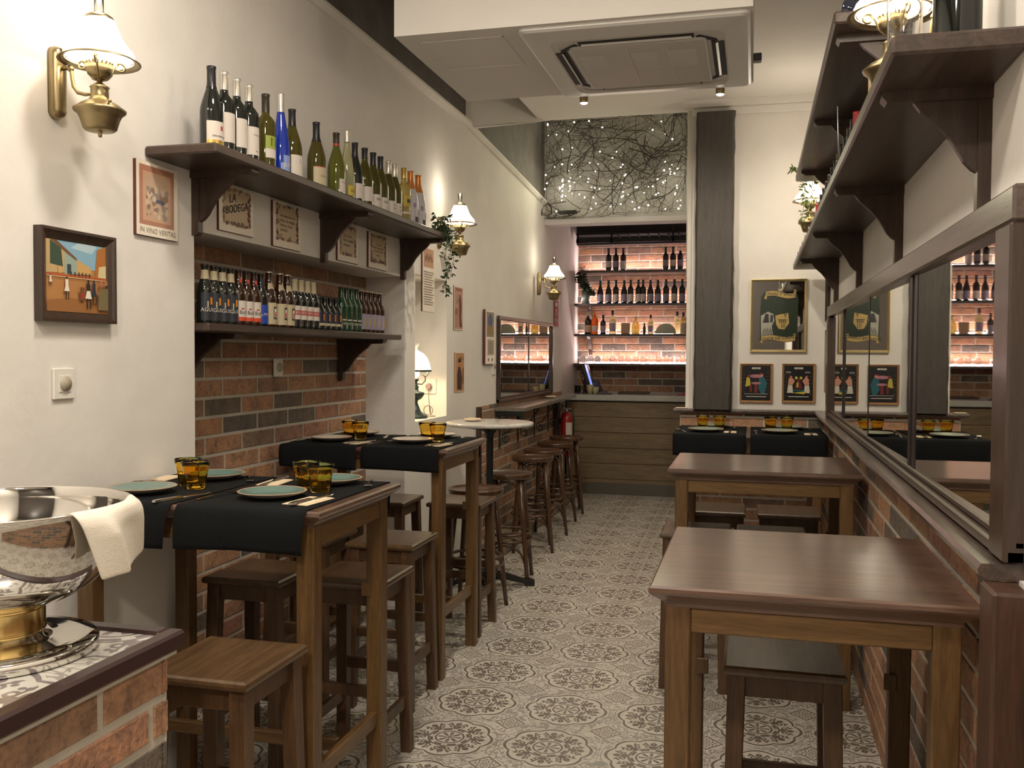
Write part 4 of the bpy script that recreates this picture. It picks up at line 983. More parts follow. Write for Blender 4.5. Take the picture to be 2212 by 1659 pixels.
def redsign(p,a,b):
    R=flat('safety_red','a3241c'); p.rect(-a,-b,a,b,R); p.rect(-.6*a,.55*b,.6*a,.85*b,flat('safety_white','d8d0c4')); p.text('EXTINTOR',0,-.55*b,.05,flat('safety_white','d8d0c4')); p.disc(0,.1*b,.35*a,flat('safety_white','d8d0c4')); p.disc(0,.1*b,.2*a,R)
board('extinguisher_sign','small red safety sign on the left wall above the fire extinguisher','sign',9.56,9.77,1.83,2.10,redsign,.003,flat('safety_edge','8a1c16'),x=-2.03)
# far wall pictures
def drinks_mirror(p,a,b):
    GR=flat('mirror_green',(.012,.024,.010),.25); GO=flat('mirror_gold','a88f4e',.35); BK=flat('mirror_black','17140f',.4); SI=flat('mirror_sketch','9b998c',.3)
    p.rect(-a,-b,a,b,MIRR); p.poly([(-.70*a,-.72*b),(-.72*a,-.1*b),(-.68*a,.55*b),(-.55*a,.72*b),(-.1*a,.70*b),(.5*a,.62*b),(.70*a,.66*b),(.76*a,.5*b),(.74*a,-.45*b),(.66*a,-.62*b),(.1*a,-.72*b)],GR)
    p.poly([(-.66*a,-.62*b),(-.68*a,.0),(-.40*a,.12*b),(-.2*a,.05*b),(-.15*a,-.15*b),(-.25*a,-.3*b),(-.2*a,-.55*b)],SI)
    for q in range(7): p.line((-.62*a+q*.06*a,-.58*b),(-.55*a+q*.05*a,-.4*b+.05*b*(q%2)),.004,BK)
    p.poly([(-.60*a,-.2*b),(-.5*a,.06*b),(-.38*a,.05*b),(-.36*a,-.2*b)],BK); p.poly([(-.32*a,-.18*b),(-.3*a,.04*b),(-.2*a,-.0*b),(-.22*a,-.2*b)],BK)
    p.poly([(-.16*a,-.02*b),(.05*a,.02*b),(.36*a,.06*b),(.40*a,-.25*b),(.22*a,-.44*b),(.0,-.42*b),(-.12*a,-.28*b)],BK)
    p.poly([(-.12*a,.0*b),(.07*a,.04*b),(.38*a,.08*b),(.42*a,-.22*b),(.24*a,-.40*b),(.02*a,-.38*b),(-.08*a,-.25*b)],GO); p.text('Y',.27*a,.0,.04,BK,0,0,.001); p.rect(-.02*a,-.13*b,.34*a,-.11*b,BK)
    for q in range(4): p.rect((.04+.07*q)*a,-.22*b,(.075+.07*q)*a,-.13*b,BK)
    for q in range(3): p.rect((.12+.06*q)*a,-.36*b,(.14+.06*q)*a,-.24*b,BK)
    def banner(v,txt,sz,w0,w1,tilt,m2):
        P=[(w0+(w1-w0)*i/8,v+tilt*(i/8-.5)*b+.035*b*sin(i/8*2*PI)) for i in range(9)]
        lo=[(u*a,(vv-.075*b)) for u,vv in P]; hi=[(u*a,(vv+.065*b)) for u,vv in P]
        for kk,(mm,e) in enumerate(((BK,.012),(GO,0))):
            p.poly([(x_,y_-e*b) for x_,y_ in lo]+[(x_,y_+e*b) for x_,y_ in hi[::-1]],mm)
        p.disc(w0*a+.02*a,v-.09*b,.05*a,GO,.05*b); p.disc(w1*a-.03*a,v+.09*b,.05*a,GO,.05*b); p.disc(w1*a-.03*a,v+.09*b,.025*a,BK,.025*b)
        p.text(txt,(w0+w1)/2*a,v,sz,BK,-.06 if tilt<0 else .08,0,.0004)
    banner(.62*b,'CAVAS Y VINOS',.030,-.52,.66,-.03,None); banner(-.66*b,'CONDE DE CARALT',.030,-.66,.66,.03,None)
GOLDF=mat('gilt_frame',(.62,.50,.25),.3,.8)
picture('picture_mirror','gilt-framed green and gold drinks mirror on the far wall','framed mirror',(.168,6.973,1.820),.195,.262,.018,.025,GOLDF,'y-',drinks_mirror)
def cafe(kind):
    def d(p,a,b):
        BK=flat('print_black','1b1a1c',.25); p.rect(-a,-b,a,b,BK); wh=flat('print_white','c6c0b2',.3); p.rect(-.30*a,.80*b,.30*a,.90*b,wh)
        p.text('Vinos' if kind else 'Bodega',0,.85*b,.012,BK); Y=flat('print_yellow','b9a83c',.3); T_=flat('print_teal','1f5a66',.3); PK=flat('print_rose','a8707a',.3); RD=flat('print_red','6e2620',.3); SK=flat('print_skin','c08a70',.3)
        r=random.Random(kind+9)
        for i in range(14): p.k=5; p.rect((-.9 if i%2 else .72)*a,(.6-.1*i)*b,(-.78 if i%2 else .88)*a,(.57-.1*i)*b,flat('print_dim','5a4a44',.3))
        if kind==0:
            p.disc(.0,.40*b,.5*a,PK,.1*b); p.poly([(-.75*a,-.2*b),(-.65*a,.35*b),(-.45*a,.3*b),(-.35*a,-.15*b)],Y); p.disc(-.5*a,.42*b,.1*a,RD,.08*b); p.poly([(.15*a,-.3*b),(.2*a,.3*b),(.55*a,.35*b),(.75*a,.0),(.6*a,-.6*b),(.35*a,-.6*b)],T_); p.disc(.38*a,.45*b,.11*a,SK,.08*b); p.disc(.36*a,.54*b,.15*a,RD,.05*b)
            p.disc(0,.0,.34*a,PK,.07*b); p.rect(-.12*a,-.55*b,.1*a,-.06*b,RD); p.rect(-.45*a,-.5*b,-.3*a,-.1*b,RD); p.rect(-.8*a,-.62*b,.8*a,-.60*b,wh)
        else:
            for s in (-1,1):
                p.disc(s*.55*a,.38*b,.11*a,RD,.08*b); p.disc(s*.52*a,.34*b,.08*a,SK,.06*b); p.poly([(s*.68*a,.28*b),(s*.4*a,.28*b),(s*.25*a,.12*b),(s*.42*a,-.1*b),(s*.72*a,-.1*b)],SK); p.poly([(s*.42*a,-.12*b),(s*.72*a,-.12*b),(s*.78*a,-.55*b),(s*.36*a,-.55*b)],wh); p.disc(s*.16*a,.30*b,.1*a,Y,.09*b)
            p.poly([(-.3*a,-.3*b),(0,.3*b),(.3*a,-.3*b)],RD); p.rect(-.14*a,-.22*b,-.02*a,.05*b,Y); p.poly([(-.5*a,-.55*b),(.4*a,-.62*b),(.5*a,-.45*b)],Y); p.rect(-.4*a,-.45*b,.4*a,-.36*b,T_)
            for q in (-.7,.6): p.disc(q*a,.62*b,.18*a,wh,.05*b); p.disc(q*a,.62*b,.14*a,BK,.03*b)
        p.rect(-.7*a,-.78*b,.7*a,-.74*b,wh)
    return d
picture('framed_print','small pine-framed print of a couple at a pink table, left on the far wall','print',(.020,6.973,1.333),.115,.141,.015,.020,W_GOLD,'y-',cafe(0))
picture('framed_print','small pine-framed print of two women raising glasses on the far wall','print',(.314,6.973,1.336),.114,.140,.015,.020,W_GOLD,'y-',cafe(1))
picture('framed_print','narrow light-framed picture on the right wall between mirror and corner','print',(XR,6.75,1.495),.114,.217,.02,.022,flat('frame_grey','8d806e'),'x-',lambda p,a,b:(p.rect(-a,-b,a,b,flat('pic_dim','6c5a48')),p.rect(-.6*a,-.6*b,.6*a,.6*b,flat('pic_dim2','8c7a60'))))
picture('framed_print','dark-framed picture high in the right corner behind the shelf bracket','print',(XR,6.81,1.951),.10,.18,.018,.02,W_FRAME,'x-',lambda p,a,b:(p.rect(-a,-b,a,b,flat('pic_pale','a59a86')),p.disc(0,0,.5*a,flat('pic_dim','6c5a48'))))

# ---------------------------------------------------------------- bottles
G_DARK=mat('dark_bottle_glass',(.008,.010,.008),.06,coat=.3); G_OLIVE=mat('olive_bottle_glass',(.10,.085,.012),.05,trans=.55,ior=1.3,coat=.3)
G_GREEN=mat('green_bottle_glass',(.16,.17,.02),.05,trans=.6,ior=1.3,coat=.3); G_BROWN=mat('brown_bottle_glass',(.03,.010,.004),.06,coat=.3); G_BEERG=mat('deep_green_glass',(.010,.05,.018),.05,coat=.3,trans=.2)
G_BLUE=mat('blue_bottle_glass',(.008,.03,.30),.06,coat=.3); G_CLEAR=mat('pale_bottle_glass',(.62,.60,.36),.04,trans=.75,ior=1.3); G_YEL=mat('white_wine_glass',(.62,.50,.16),.04,trans=.65,ior=1.3)
G_ORANGE=mat('orange_liqueur_glass',(.65,.16,.02),.05,trans=.5,ior=1.3); G_WHITE=mat('white_bottle',(.50,.48,.50),.3)
PROF={
 'burgundy':[(0,0),(.036,0),(.040,.004),(.0405,.02),(.0405,.135),(.038,.155),(.031,.180),(.022,.208),(.0155,.230),(.0145,.245),(.0145,.285),(.0155,.287),(.0155,.296),(0,.296)],
 'bordeaux':[(0,0),(.034,0),(.037,.004),(.0375,.02),(.0375,.180),(.035,.196),(.025,.210),(.0165,.220),(.0145,.232),(.0145,.288),(.0155,.290),(.0155,.300),(0,.300)],
 'flute':[(0,0),(.032,0),(.0355,.004),(.036,.02),(.036,.11),(.034,.135),(.027,.185),(.0185,.235),(.0145,.262),(.0135,.28),(.0135,.328),(.0145,.335),(0,.335)],
 'cava':[(0,0),(.040,0),(.044,.005),(.0445,.02),(.0445,.115),(.042,.145),(.033,.185),(.022,.225),(.0165,.25),(.016,.295),(.018,.303),(0,.303)],
 'beer':[(0,0),(.027,0),(.030,.003),(.0305,.015),(.0305,.125),(.0285,.142),(.020,.160),(.0155,.175),(.0135,.205),(.0135,.218),(.0145,.220),(.0145,.226),(0,.226)],
 'weiss':[(0,0),(.030,0),(.0335,.003),(.034,.015),(.034,.120),(.031,.145),(.022,.170),(.0165,.185),(.0145,.22),(.0145,.232),(.0155,.234),(.0155,.241),(0,.241)],
 'steinie':[(0,0),(.027,0),(.030,.003),(.0305,.012),(.0305,.085),(.028,.100),(.018,.118),(.0145,.128),(.0135,.152),(.0145,.155),(.0145,.166),(0,.166)],
 'spirit':[(0,0),(.038,0),(.042,.004),(.042,.16),(.039,.175),(.022,.195),(.016,.205),(.015,.26),(.017,.262),(.017,.275),(0,.275)],
 'flask':[(0,0),(.045,0),(.05,.006),(.052,.05),(.048,.10),(.035,.135),(.018,.15),(.014,.165),(.014,.19),(.018,.192),(.018,.215),(0,.215)]}
def rad_at(prof,z):
    for (r0,z0),(r1,z1) in zip(prof[1:],prof[2:]):
        if z0<=z<=z1 and z1>z0: return r0+(r1-r0)*(z-z0)/(z1-z0)
    return prof[4][0]
def bottle(name,label,cat,loc_,kind,glass,cap=None,capz=None,patches=(),texts=(),rz=0,group=None,capname='capsule',sc=1.0):
    t=thing(name,label,cat,loc_,rz,group); pf=[(r*sc,z*sc) for r,z in PROF[kind]]; H=pf[-1][1]
    MB().lathe(pf,22).build('glass_body',glass,t)
    if cap:
        z0=H-(capz or .055)*sc; m=MB(); pr=[(rad_at(pf,z0)+.0008,z0)]+[(r+.0008,z) for r,z in pf if z>z0 and r>0]+[(0,H+.001)]
        m.lathe(pr,20); m.build(capname,cap,t)
    low=[p for p in patches if p[0]<.155]; high=[p for p in patches if p[0]>=.155]
    for nm_,ps_,tx_ in (('label',low,texts),('neck_label',high,())):
        if not ps_ and not tx_: continue
        mb=MB(); ms=[]; k=0
        def MI(m_):
            if m_ not in ms: ms.append(m_)
            mb.mi=ms.index(m_)
        for z0,z1,a0,a1,m_ in ps_:
            MI(m_); k+=1; z0*=sc;z1*=sc
            zs=[z0+(z1-z0)*i/3 for i in range(4)]; mb.lathe([(rad_at(pf,z)+.0004+k*.0002,z) for z in zs],max(4,int((a1-a0)/.25)),a0=a0,a1=a1)
        for s,z,size,m_,rot in tx_:
            MI(m_); k+=1; vs,fs=text_geo(s,size); c_,s_=cos(rot),sin(rot); out=[]
            for x,y,_ in vs:
                u=x*c_-y*s_; v=(x*s_+y*c_)+z*sc; r_=rad_at(pf,v)+.0006+k*.0002; out.append((r_*cos(u/r_),r_*sin(u/r_),v))
            mb.add(out,fs,False)
        mb.build(nm_,ms,t)
    return t
LW=mat('label_white','c9bfb4',.5); LC=mat('label_cream','b5a888',.5); INK=mat('label_ink','2b2a2c',.5); FOILS=mat('foil_silver',(.62,.58,.50),.3,.7); FOILB=mat('foil_black','17151a',.35); FOILO=mat('foil_orange',(.55,.20,.04),.3,.4)
GOLDL=mat('label_gold',(.55,.36,.09),.3,.7); FOILG=mat('foil_brown','2c2418',.35); LG=mat('label_lime','8d9a3c',.5); LBL=mat('label_pale_blue','7f92c4',.5); LR=mat('label_red','a8302c',.5); LY=mat('label_yellow','b9a03a',.5); LP=mat('label_patterned','8f8698',.5); LNAVY=mat('label_navy','1a2036',.5)
LSLATE=mat('label_slate','23272f',.5); LORG=mat('label_orange','c47a1c',.5); LREDO=mat('label_red_orange','c8472c',.45); LBLUE=mat('label_blue','1d3f9a',.45)
A=-.15; W=1.15
wine=[ # y, kind, glass, cap, caplen, patches, texts, words
 (2.925,'burgundy',G_DARK,FOILB,.075,[(.012,.10,A-W,A+W,LW),(.012,.035,A-W,A+W,GOLDL),(.07,.085,A+.1,A+.35,LR)],[('DENOMINACION',.048,.009,INK,0)],'dark bottle with black cap and white and gold label, nearest on the wine shelf'),
 (3.005,'bordeaux',G_DARK,FOILS,.065,[(.045,.15,A-W*.7,A+W*.7,LW)],[('I',.11,.02,LC,0)],'dark square-shouldered bottle with silver foil, second from the near end of the wine shelf'),
 (3.09,'bordeaux',G_DARK,FOILS,.065,[(.045,.15,A-W*.7,A+W*.7,LW)],[('I',.11,.02,LC,0)],'dark square-shouldered bottle with silver foil, third from the near end of the wine shelf'),
 (3.175,'bordeaux',G_DARK,FOILS,.062,[(.035,.14,A-W,A+W,LW)],[('Torremayor',.11,.007,INK,0),('Rioja',.05,.007,INK,0)],'dark bottle with silver foil and a wide plain white label, fourth on the wine shelf'),
 (3.30,'bordeaux',G_OLIVE,FOILG,.07,[(.05,.085,A-.8,A+.8,LW),(.085,.135,A-.8,A+.8,LG)],[('N',.110,.045,G_OLIVE,0)],'olive bottle with a lime green and white label beside the blue bottle'),
 (3.42,'flute',G_BLUE,FOILS,.075,[(.02,.055,A-.8,A+.8,LBL),(.055,.085,A-.5,A+.5,LBL)],[('Azul',.05,.03,LW,.3)],'tall slim bright blue bottle with silver foil on the wine shelf'),
 (3.515,'burgundy',G_OLIVE,FOILB,.07,[(.02,.105,A-W*.8,A+W*.8,LW)],[('L',.08,.02,INK,0)],'olive bottle with black foil just behind the blue bottle'),
 (3.735,'burgundy',G_OLIVE,FOILB,.085,[(.02,.10,A-W,A+W,LC),(.098,.101,A-W,A+W,LR)],[('LUZDIVINA',.06,.010,INK,0)],'olive green bottle with a cream label standing alone between two gaps'),
 (3.935,'burgundy',G_GREEN,FOILG,.045,[(.0,.085,A-.5,A+1.0,LW),(.237,.247,-3.1,3.1,LR)],[('Verdejo',.07,.010,INK,0)],'light green bottle with a red neck band on the wine shelf'),
 (4.05,'flute',G_CLEAR,FOILS,.055,[(.03,.075,A-.7,A+.7,LY)],[('Vinos',.05,.018,INK,0)],'clear pale yellow bottle with silver foil on the wine shelf'),
 (4.14,'burgundy',G_DARK,FOILB,.07,[(.03,.10,A-W*.7,A+W*.7,LW)],[],'dark bottle with black foil and plain white label right of the clear bottle'),
 (4.255,'burgundy',G_OLIVE,FOILB,.05,[(.035,.105,A-W,A+W,LW)],[],'olive bottle with plain white label, black foil, middle of the wine shelf'),
 (4.36,'burgundy',G_OLIVE,FOILB,.065,[(.01,.085,A-W*.8,A+W*.8,LW),(.235,.248,-3.1,3.1,LW)],[('NIETO',.062,.018,INK,0),('TEJO',.030,.014,LC,0)],'olive bottle with a white neck band and NIETO label, left of its twin'),
 (4.455,'burgundy',G_OLIVE,FOILB,.065,[(.01,.085,A-W*.8,A+W*.8,LW),(.235,.248,-3.1,3.1,LW)],[('NIETO',.062,.018,INK,0),('TEJO',.030,.014,LC,0)],'olive bottle with a white neck band and NIETO label, right of its twin'),
 (4.56,'burgundy',G_OLIVE,FOILS,.07,[(.02,.085,A-W*.8,A+W*.8,LW)],[('::.',.06,.05,INK,0)],'olive bottle with silver foil and black dots on a white label, left of two'),
 (4.645,'burgundy',G_OLIVE,FOILS,.07,[(.02,.085,A-W*.8,A+W*.8,LW)],[('::.',.06,.05,INK,0)],'olive bottle with silver foil and black dots on a white label, right of two'),
 (4.78,'bordeaux',G_YEL,GOLDL,.055,[(.05,.062,A-W,A+W,LW),(.09,.15,A-.9,A+.9,LY),(.11,.13,A-.4,A+.3,INK)],[],'pale wine bottle with gold neck and a yellow dog label'),
 (4.885,'cava',G_WHITE,FOILO,.10,[(.02,.05,A-.3,A+.3,INK),(.06,.09,A+.2,A+.6,LP),(.10,.125,A-.6,A-.2,LP)],[],'white patterned sparkling wine bottle with orange foil, left of two'),
 (5.005,'cava',G_WHITE,FOILO,.10,[(.02,.05,A-.3,A+.3,INK),(.06,.09,A+.2,A+.6,LP),(.10,.125,A-.6,A-.2,LP)],[],'white patterned sparkling wine bottle with orange foil, right of two'),
]
for y,k,g,c,cl,pt,tx,lab in wine:
    bottle('wine_bottle',lab,'wine bottle',(-1.855,y,2.24),k,g,c,cl,pt,tx,rz=-.12,group='wine bottles on the long left shelf')
# beer bottles inside the niche
bx0,bz=-2.04,1.645
def beers(kind,glass,ys,labf,**k):
    for i,y in enumerate(ys): bottle('beer_bottle',labf(i,len(ys)),'beer bottle',(bx0,y,bz),kind,glass,rz=-.35,group='beer bottles in the brick niche',**{**dict(cap=FOILB,capz=.007,capname='crown_cap'),**k})
ordw=['first','second','third','fourth','fifth']
beers('beer',G_DARK,(3.165,3.225,3.285,3.345),lambda i,n:'dark beer bottle with a bird on its slate label, %s from the near end'%ordw[i],patches=[(.012,.118,-W,W,LSLATE),(.170,.205,-3.1,3.1,LC),(.072,.100,.05,.42,LORG),(.062,.085,-.35,-.2,LC)],texts=[('AGUILA',.052,.021,LW,0)],sc=1.0)
beers('beer',G_BROWN,(3.405,3.465,3.525),lambda i,n:'brown beer bottle with a red and white label, %s of three'%ordw[i],patches=[(.018,.100,-.95,.95,LW),(.018,.034,-.95,.95,LREDO),(.034,.10,-1.15,-.95,LR),(.175,.190,-.4,.5,LREDO),(.065,.070,-.3,.1,LR)],texts=[('Bud',.053,.022,INK,.05)])
beers('beer',G_DARK,(3.583,),lambda i,n:'single dark beer bottle with a round blue label',patches=[(.012,.030,-.7,.7,LBLUE),(.030,.078,-1.0,1.0,LBLUE),(.078,.092,-.6,.6,LBLUE),(.170,.205,-.6,.3,LNAVY)],texts=[('San Miguel',.052,.017,LW,.15)])
beers('weiss',G_BROWN,(3.650,3.745,3.815),lambda i,n:'tall brown wheat beer bottle with a cream label and round portrait, %s of three'%ordw[i],patches=[(.012,.105,-W,W,LC),(.165,.190,-.9,.9,LC),(.034,.088,-.05,.62,INK),(.042,.080,.05,.52,LW),(.044,.065,.14,.40,LREDO)],cap=FOILS,capz=.006,capname='crown_cap')
beers('beer',G_DARK,(3.883,3.946,4.008,4.070),lambda i,n:'dark beer bottle with white foil neck and a red band label, %s of four'%ordw[i],patches=[(.042,.105,-.9,.9,LW),(.062,.084,-1.1,1.1,LR)],texts=[('ESTELA',.073,.011,LW,0)],cap=LC,capz=.055)
beers('steinie',G_DARK,(4.133,4.196,4.258,4.320),lambda i,n:'short dark beer bottle with a navy label and bird, %s of four'%ordw[i],patches=[(.030,.085,-W,W,LNAVY),(.022,.034,-W,W,LC),(.045,.078,.0,.35,LORG)])
beers('beer',G_BEERG,(4.383,4.446,4.508,4.570),lambda i,n:'deep green beer bottle with white print and no paper label, %s of four'%ordw[i],patches=[(.055,.062,-.5,.4,LW)],texts=[('1906',.038,.022,LW,0)])
beers('beer',G_BROWN,(4.633,4.696,4.758,4.820,4.882),lambda i,n:'dark beer bottle with a lilac patterned label, %s of five at the far end'%ordw[i],patches=[(.018,.10,-W,W,LP),(.035,.08,.0,.3,LY)],cap=LC,capz=.006,capname='crown_cap')

# right shelves
def rb(y,kind,g,lab,cap=FOILB,pt=((.03,.12,-2.6,-.6,LW),),sc=1,x=.372,z=2.168,cz=.06): bottle('wine_bottle',lab,'wine bottle',(x,y,z),kind,g,cap,cz,pt,(),rz=PI+.4 if False else 0,group='wine bottles on the lower right shelf',sc=sc)
rb(3.20,'bordeaux',G_DARK,'dark wine bottle with sage foil behind the near right lamp',cap=mat('foil_sage',(.42,.44,.34),.35,.5),pt=((.03,.15,-4.2,-1.2,LW),))
rb(3.32,'bordeaux',G_DARK,'wine bottle with a tan capsule directly behind the near right lamp',cap=mat('foil_tan',(.55,.36,.18),.4),pt=((.03,.15,-4.2,-1.2,LW),))
for y,g,c,w_ in ((3.81,G_BROWN,LR,'with red foil, third'),(3.92,G_DARK,FOILB,'with black foil, fourth'),(4.06,G_DARK,FOILG,'with brown foil, fifth'),(4.22,G_DARK,FOILB,'all black, sixth'),(4.38,G_DARK,FOILB,'all black, seventh'),(4.56,G_OLIVE,mat('foil_olive','5c5418',.4),'with an olive capsule, eighth'),(4.72,G_DARK,FOILB,'all black, ninth'),(4.9,G_DARK,FOILB,'all black, tenth'),(5.08,G_DARK,FOILG,'all dark, eleventh'),(5.27,G_DARK,FOILB,'all dark, twelfth'),(5.47,G_BROWN,FOILB,'brown, thirteenth'),(5.68,G_BROWN,FOILB,'brown, fourteenth'),(6.04,G_BROWN,LR,'brown with red foil, fifteenth')):
    rb(y,'bordeaux' if w_[0]!='b' else 'burgundy',g,'dark wine bottle %s from the near end, lower right shelf'%w_,cap=c,pt=((.03,.12,-3.6,-1.2,LC),))
t=thing('wine_magnum','large black glass magnum at the near end of the lower right shelf','wine bottle',(.405,2.15,2.168))
MB().lathe([(0,0),(.042,0),(.047,.005),(.048,.02),(.048,.24),(.043,.265),(.028,.29),(.018,.31),(.017,.36),(.019,.362),(.019,.375),(0,.375)],32).build('glass_body',G_DARK,t)
t=thing('glass_carafe','clear glass carafe beside the black magnum on the right shelf','carafe',(.312,2.22,2.168))
MB().lathe([(0,0),(.03,0),(.034,.004),(.035,.02),(.038,.16),(.03,.19),(.022,.22),(.026,.25),(.0245,.25),(.0205,.22),(.0285,.19),(.0365,.16),(.0335,.02),(.032,.008),(0,.007)],28).build('glass_body',GLC,t)
t=thing('wine_bottle','dark blue-black bottle lying on its side at the near end of the upper right shelf','wine bottle',(.302,3.25,2.675))
m=MB(); m.M=Matrix.Rotation(-PI/2,4,'X'); m.lathe(PROF['bordeaux'],24); m.build('glass_body',G_BLUE if False else mat('blue_black_glass',(.01,.014,.03),.05,coat=.5),t)
m=MB(); m.M=Matrix.Rotation(-PI/2,4,'X'); m.lathe([(.038,.02),(.038,.10)],10,a0=1.3,a1=2.6); m.build('label',LR,t)
# light string dangling along the lower right shelf
m=MB(); pts=[(.265,3.3+i*.077,2.185+.014*sin(i*1.7)) for i in range(40)]; m.tube([(.258,3.28,2.36),(.262,3.29,2.26)]+pts,.0018,5); tag(m.build('wire_garland',mat('silver_wire',(.5,.5,.5),.3,.8)),'thin silver wire garland along the front of the lower right shelf bottles','garland')

# ---------------------------------------------------------------- back bar stock
def bb(x,z,kind,g,lab,cap=FOILB,cz=.05,pt=(),sc=1,y=11.36,group=None,nm='wine_bottle',cat='wine bottle'):
    return bottle(nm,lab,cat,(x,y,z),kind,g,cap,cz,pt,(),rz=-PI/2+.12,group=group,sc=sc)
pos6=['first','second','third','fourth','fifth','sixth','seventh','eighth','ninth','tenth','eleventh','twelfth','thirteenth']
for i,x in enumerate((-1.735,-1.644,-1.554,-1.042,-.954,-.867)):
    bb(x,2.555,'bordeaux',G_DARK,'dark wine bottle %s from left on the top bar shelf'%pos6[i],cap=FOILG if i<5 else FOILS,pt=((.05 if i!=2 else .02,.13,-.9,.9,(LP if i%2 else LW)),),group='wine bottles on the top bar shelf',sc=.93)
for i,x in enumerate((-1.834,-1.732,-1.641,-1.54,-1.461,-1.366,-1.31,-1.221,-1.132,-1.033,-.934,-.841,-.745)):
    k='burgundy' if i in (0,1,3,7,8) else 'bordeaux'
    bb(x,2.155,k,G_DARK,'dark wine bottle %s from left on the second bar shelf'%pos6[i],cap=FOILB,pt=((.03,.12,-.9,.9,LW if i in (2,4,5,6,10,12) else LP),),group='wine bottles on the second bar shelf',sc=.97)
Zs=1.785
bb(-1.985,Zs,'spirit',G_DARK,'dark spirit bottle with a cream label at the left end of the third bar shelf',pt=((.02,.11,-1.1,1.1,LC),),nm='spirit_bottle',cat='spirit bottle',cap=LC)
bb(-1.90,Zs,'spirit',G_ORANGE,'bright orange liqueur bottle on the third bar shelf',pt=((.03,.10,-.8,.8,LW),),nm='spirit_bottle',cat='spirit bottle',cap=FOILO,sc=1.05)
bb(-1.795,Zs,'spirit',G_DARK,'dark spirit bottle with a grey label right of the orange one',pt=((.02,.12,-1,1,LP),),nm='spirit_bottle',cat='spirit bottle',sc=.85)
bb(-1.677,Zs,'spirit',G_CLEAR,'clear square-looking spirit bottle with a grey label, third bar shelf',pt=((.03,.13,-1,1,LP),),nm='spirit_bottle',cat='spirit bottle',sc=1.05)
bb(-1.395,Zs,'flask',G_YEL,'golden yellow liqueur bottle in the middle of the third bar shelf',nm='spirit_bottle',cat='spirit bottle',cap=LC,cz=.02)
bb(-1.29,Zs,'beer',G_BROWN,'small brown bottle right of the golden liqueur',nm='spirit_bottle',cat='spirit bottle',sc=.6)
bb(-1.215,Zs,'spirit',G_CLEAR,'clear spirit bottle with a blue-grey label left of the white dome plate',pt=((.03,.12,-1,1,LP),),nm='spirit_bottle',cat='spirit bottle',sc=.85)
bb(-.905,Zs,'spirit',G_CLEAR,'pale clear bottle behind the right edge of the white dome plate',nm='spirit_bottle',cat='spirit bottle',sc=1,y=11.44)
bb(-.825,Zs,'spirit',G_YEL,'bottle with a yellow-cream label left of the blue bottle on the bar',pt=((.01,.14,-1.2,1.2,LC),),nm='spirit_bottle',cat='spirit bottle',sc=.95)
bb(-.752,Zs,'spirit',G_BLUE,'bright blue gin bottle at the right end of the third bar shelf',nm='spirit_bottle',cat='spirit bottle',pt=((.08,.10,-.5,.5,LBL),),sc=1.15,cap=G_BLUE)
t=thing('wooden_box','plain tan box standing between bottles on the third bar shelf','box',(-1.515,11.34,Zs)); bx(-.052,.052,-.03,.03,0,.135,.003).build('body',mat('tan_box','9a7a5c',.6),t); bx(-.046,.046,-.031,-.030,.01,.125).build('front_panel',mat('tan_box2','a88a6c',.6),t)
t=thing('serving_dish','pale half-round dish standing upright on the third bar shelf','dish',(-1.03,11.33,Zs)); MB().prism([(.125*cos(a*PI/20),.005+.125*sin(a*PI/20)) for a in range(21)],-.008,.008,'y').build('half_disc',mat('pale_green_dish','a5a88c',.4,),t)
# stemless and stemmed glasses upside down on the lowest shelf
def wineglass(lab,x,y,z,s=1):
    t=thing('wine_glass',lab,'wine glass',(x,y,z),0,'upturned wine glasses on the lit bar shelf')
    MB().lathe([(.034*s,0),(.040*s,.03*s),(.041*s,.055*s),(.030*s,.085*s),(.006*s,.10*s),(.0045*s,.115*s),(.0045*s,.165*s),(.010*s,.175*s),(.034*s,.180*s),(.034*s,.182*s),(.0,.182*s)],20).build('glass_body',mat('thin_glass',(1,1,1),.03,trans=1,ior=1.12),t); return t
g0=wineglass('clear wine glass upside down on the lit shelf',-2.04,11.32,1.425)
g0['label']='clear wine glass upside down, leftmost on the lit bar shelf'
for i in range(1,15):
    x=-2.04+i*.093; dup(g0,(x,11.32+(.05 if i%2 else 0),1.425),0,'clear wine glass upside down, number %s from the left end of the lit bar shelf'%('two three four five six seven eight nine ten eleven twelve thirteen fourteen fifteen'.split()[i-1]))
# trailing plant at the left end of the second bar shelf
def leafy(name,label,loc_,strands,mt,seed,leaf=.03,group=None,cat='plant',pot=None,n_per=14,up=()):
    r=random.Random(seed); t=thing(name,label,cat,loc_); st=MB(); lf=MB()
    for s in strands:
        pts=[Vector(p) for p in s]; P=[]
        for i in range(len(pts)-1):
            for k in range(5): P.append(pts[i].lerp(pts[i+1],k/5)+Vector((r.uniform(-.004,.004),)*3))
        P.append(pts[-1]); st.tube([tuple(p) for p in P],.0016,5)
        for i,p in enumerate(P):
            for q in range(2):
                d=Vector((r.uniform(-1,1),r.uniform(-1,1),r.uniform(-.9,.3))).normalized(); L=leaf*r.uniform(.6,1.2); n=d.cross(Vector((r.uniform(-1,1),r.uniform(-1,1),r.uniform(-1,1)))).normalized()
                b=d.cross(n); w_=L*.24; a=p+d*.006; e=n*.12*L
                lf.add([tuple(a),tuple(a+d*L*.35+b*w_-e),tuple(a+d*L*.7+b*w_*.7-e),tuple(a+d*L),tuple(a+d*L*.7-b*w_*.7-e),tuple(a+d*L*.35-b*w_-e),tuple(a+d*L*.5)],[(0,1,6),(1,2,6),(2,3,6),(3,4,6),(4,5,6),(5,0,6)],False)
    st.build('stem',STEM,t); lf.build('leaves',mt,t)
    if pot: MB().lathe(pot,20).build('pot',mat('grey_pot','5c6358',.5),t)
    return t
r=random.Random(7)
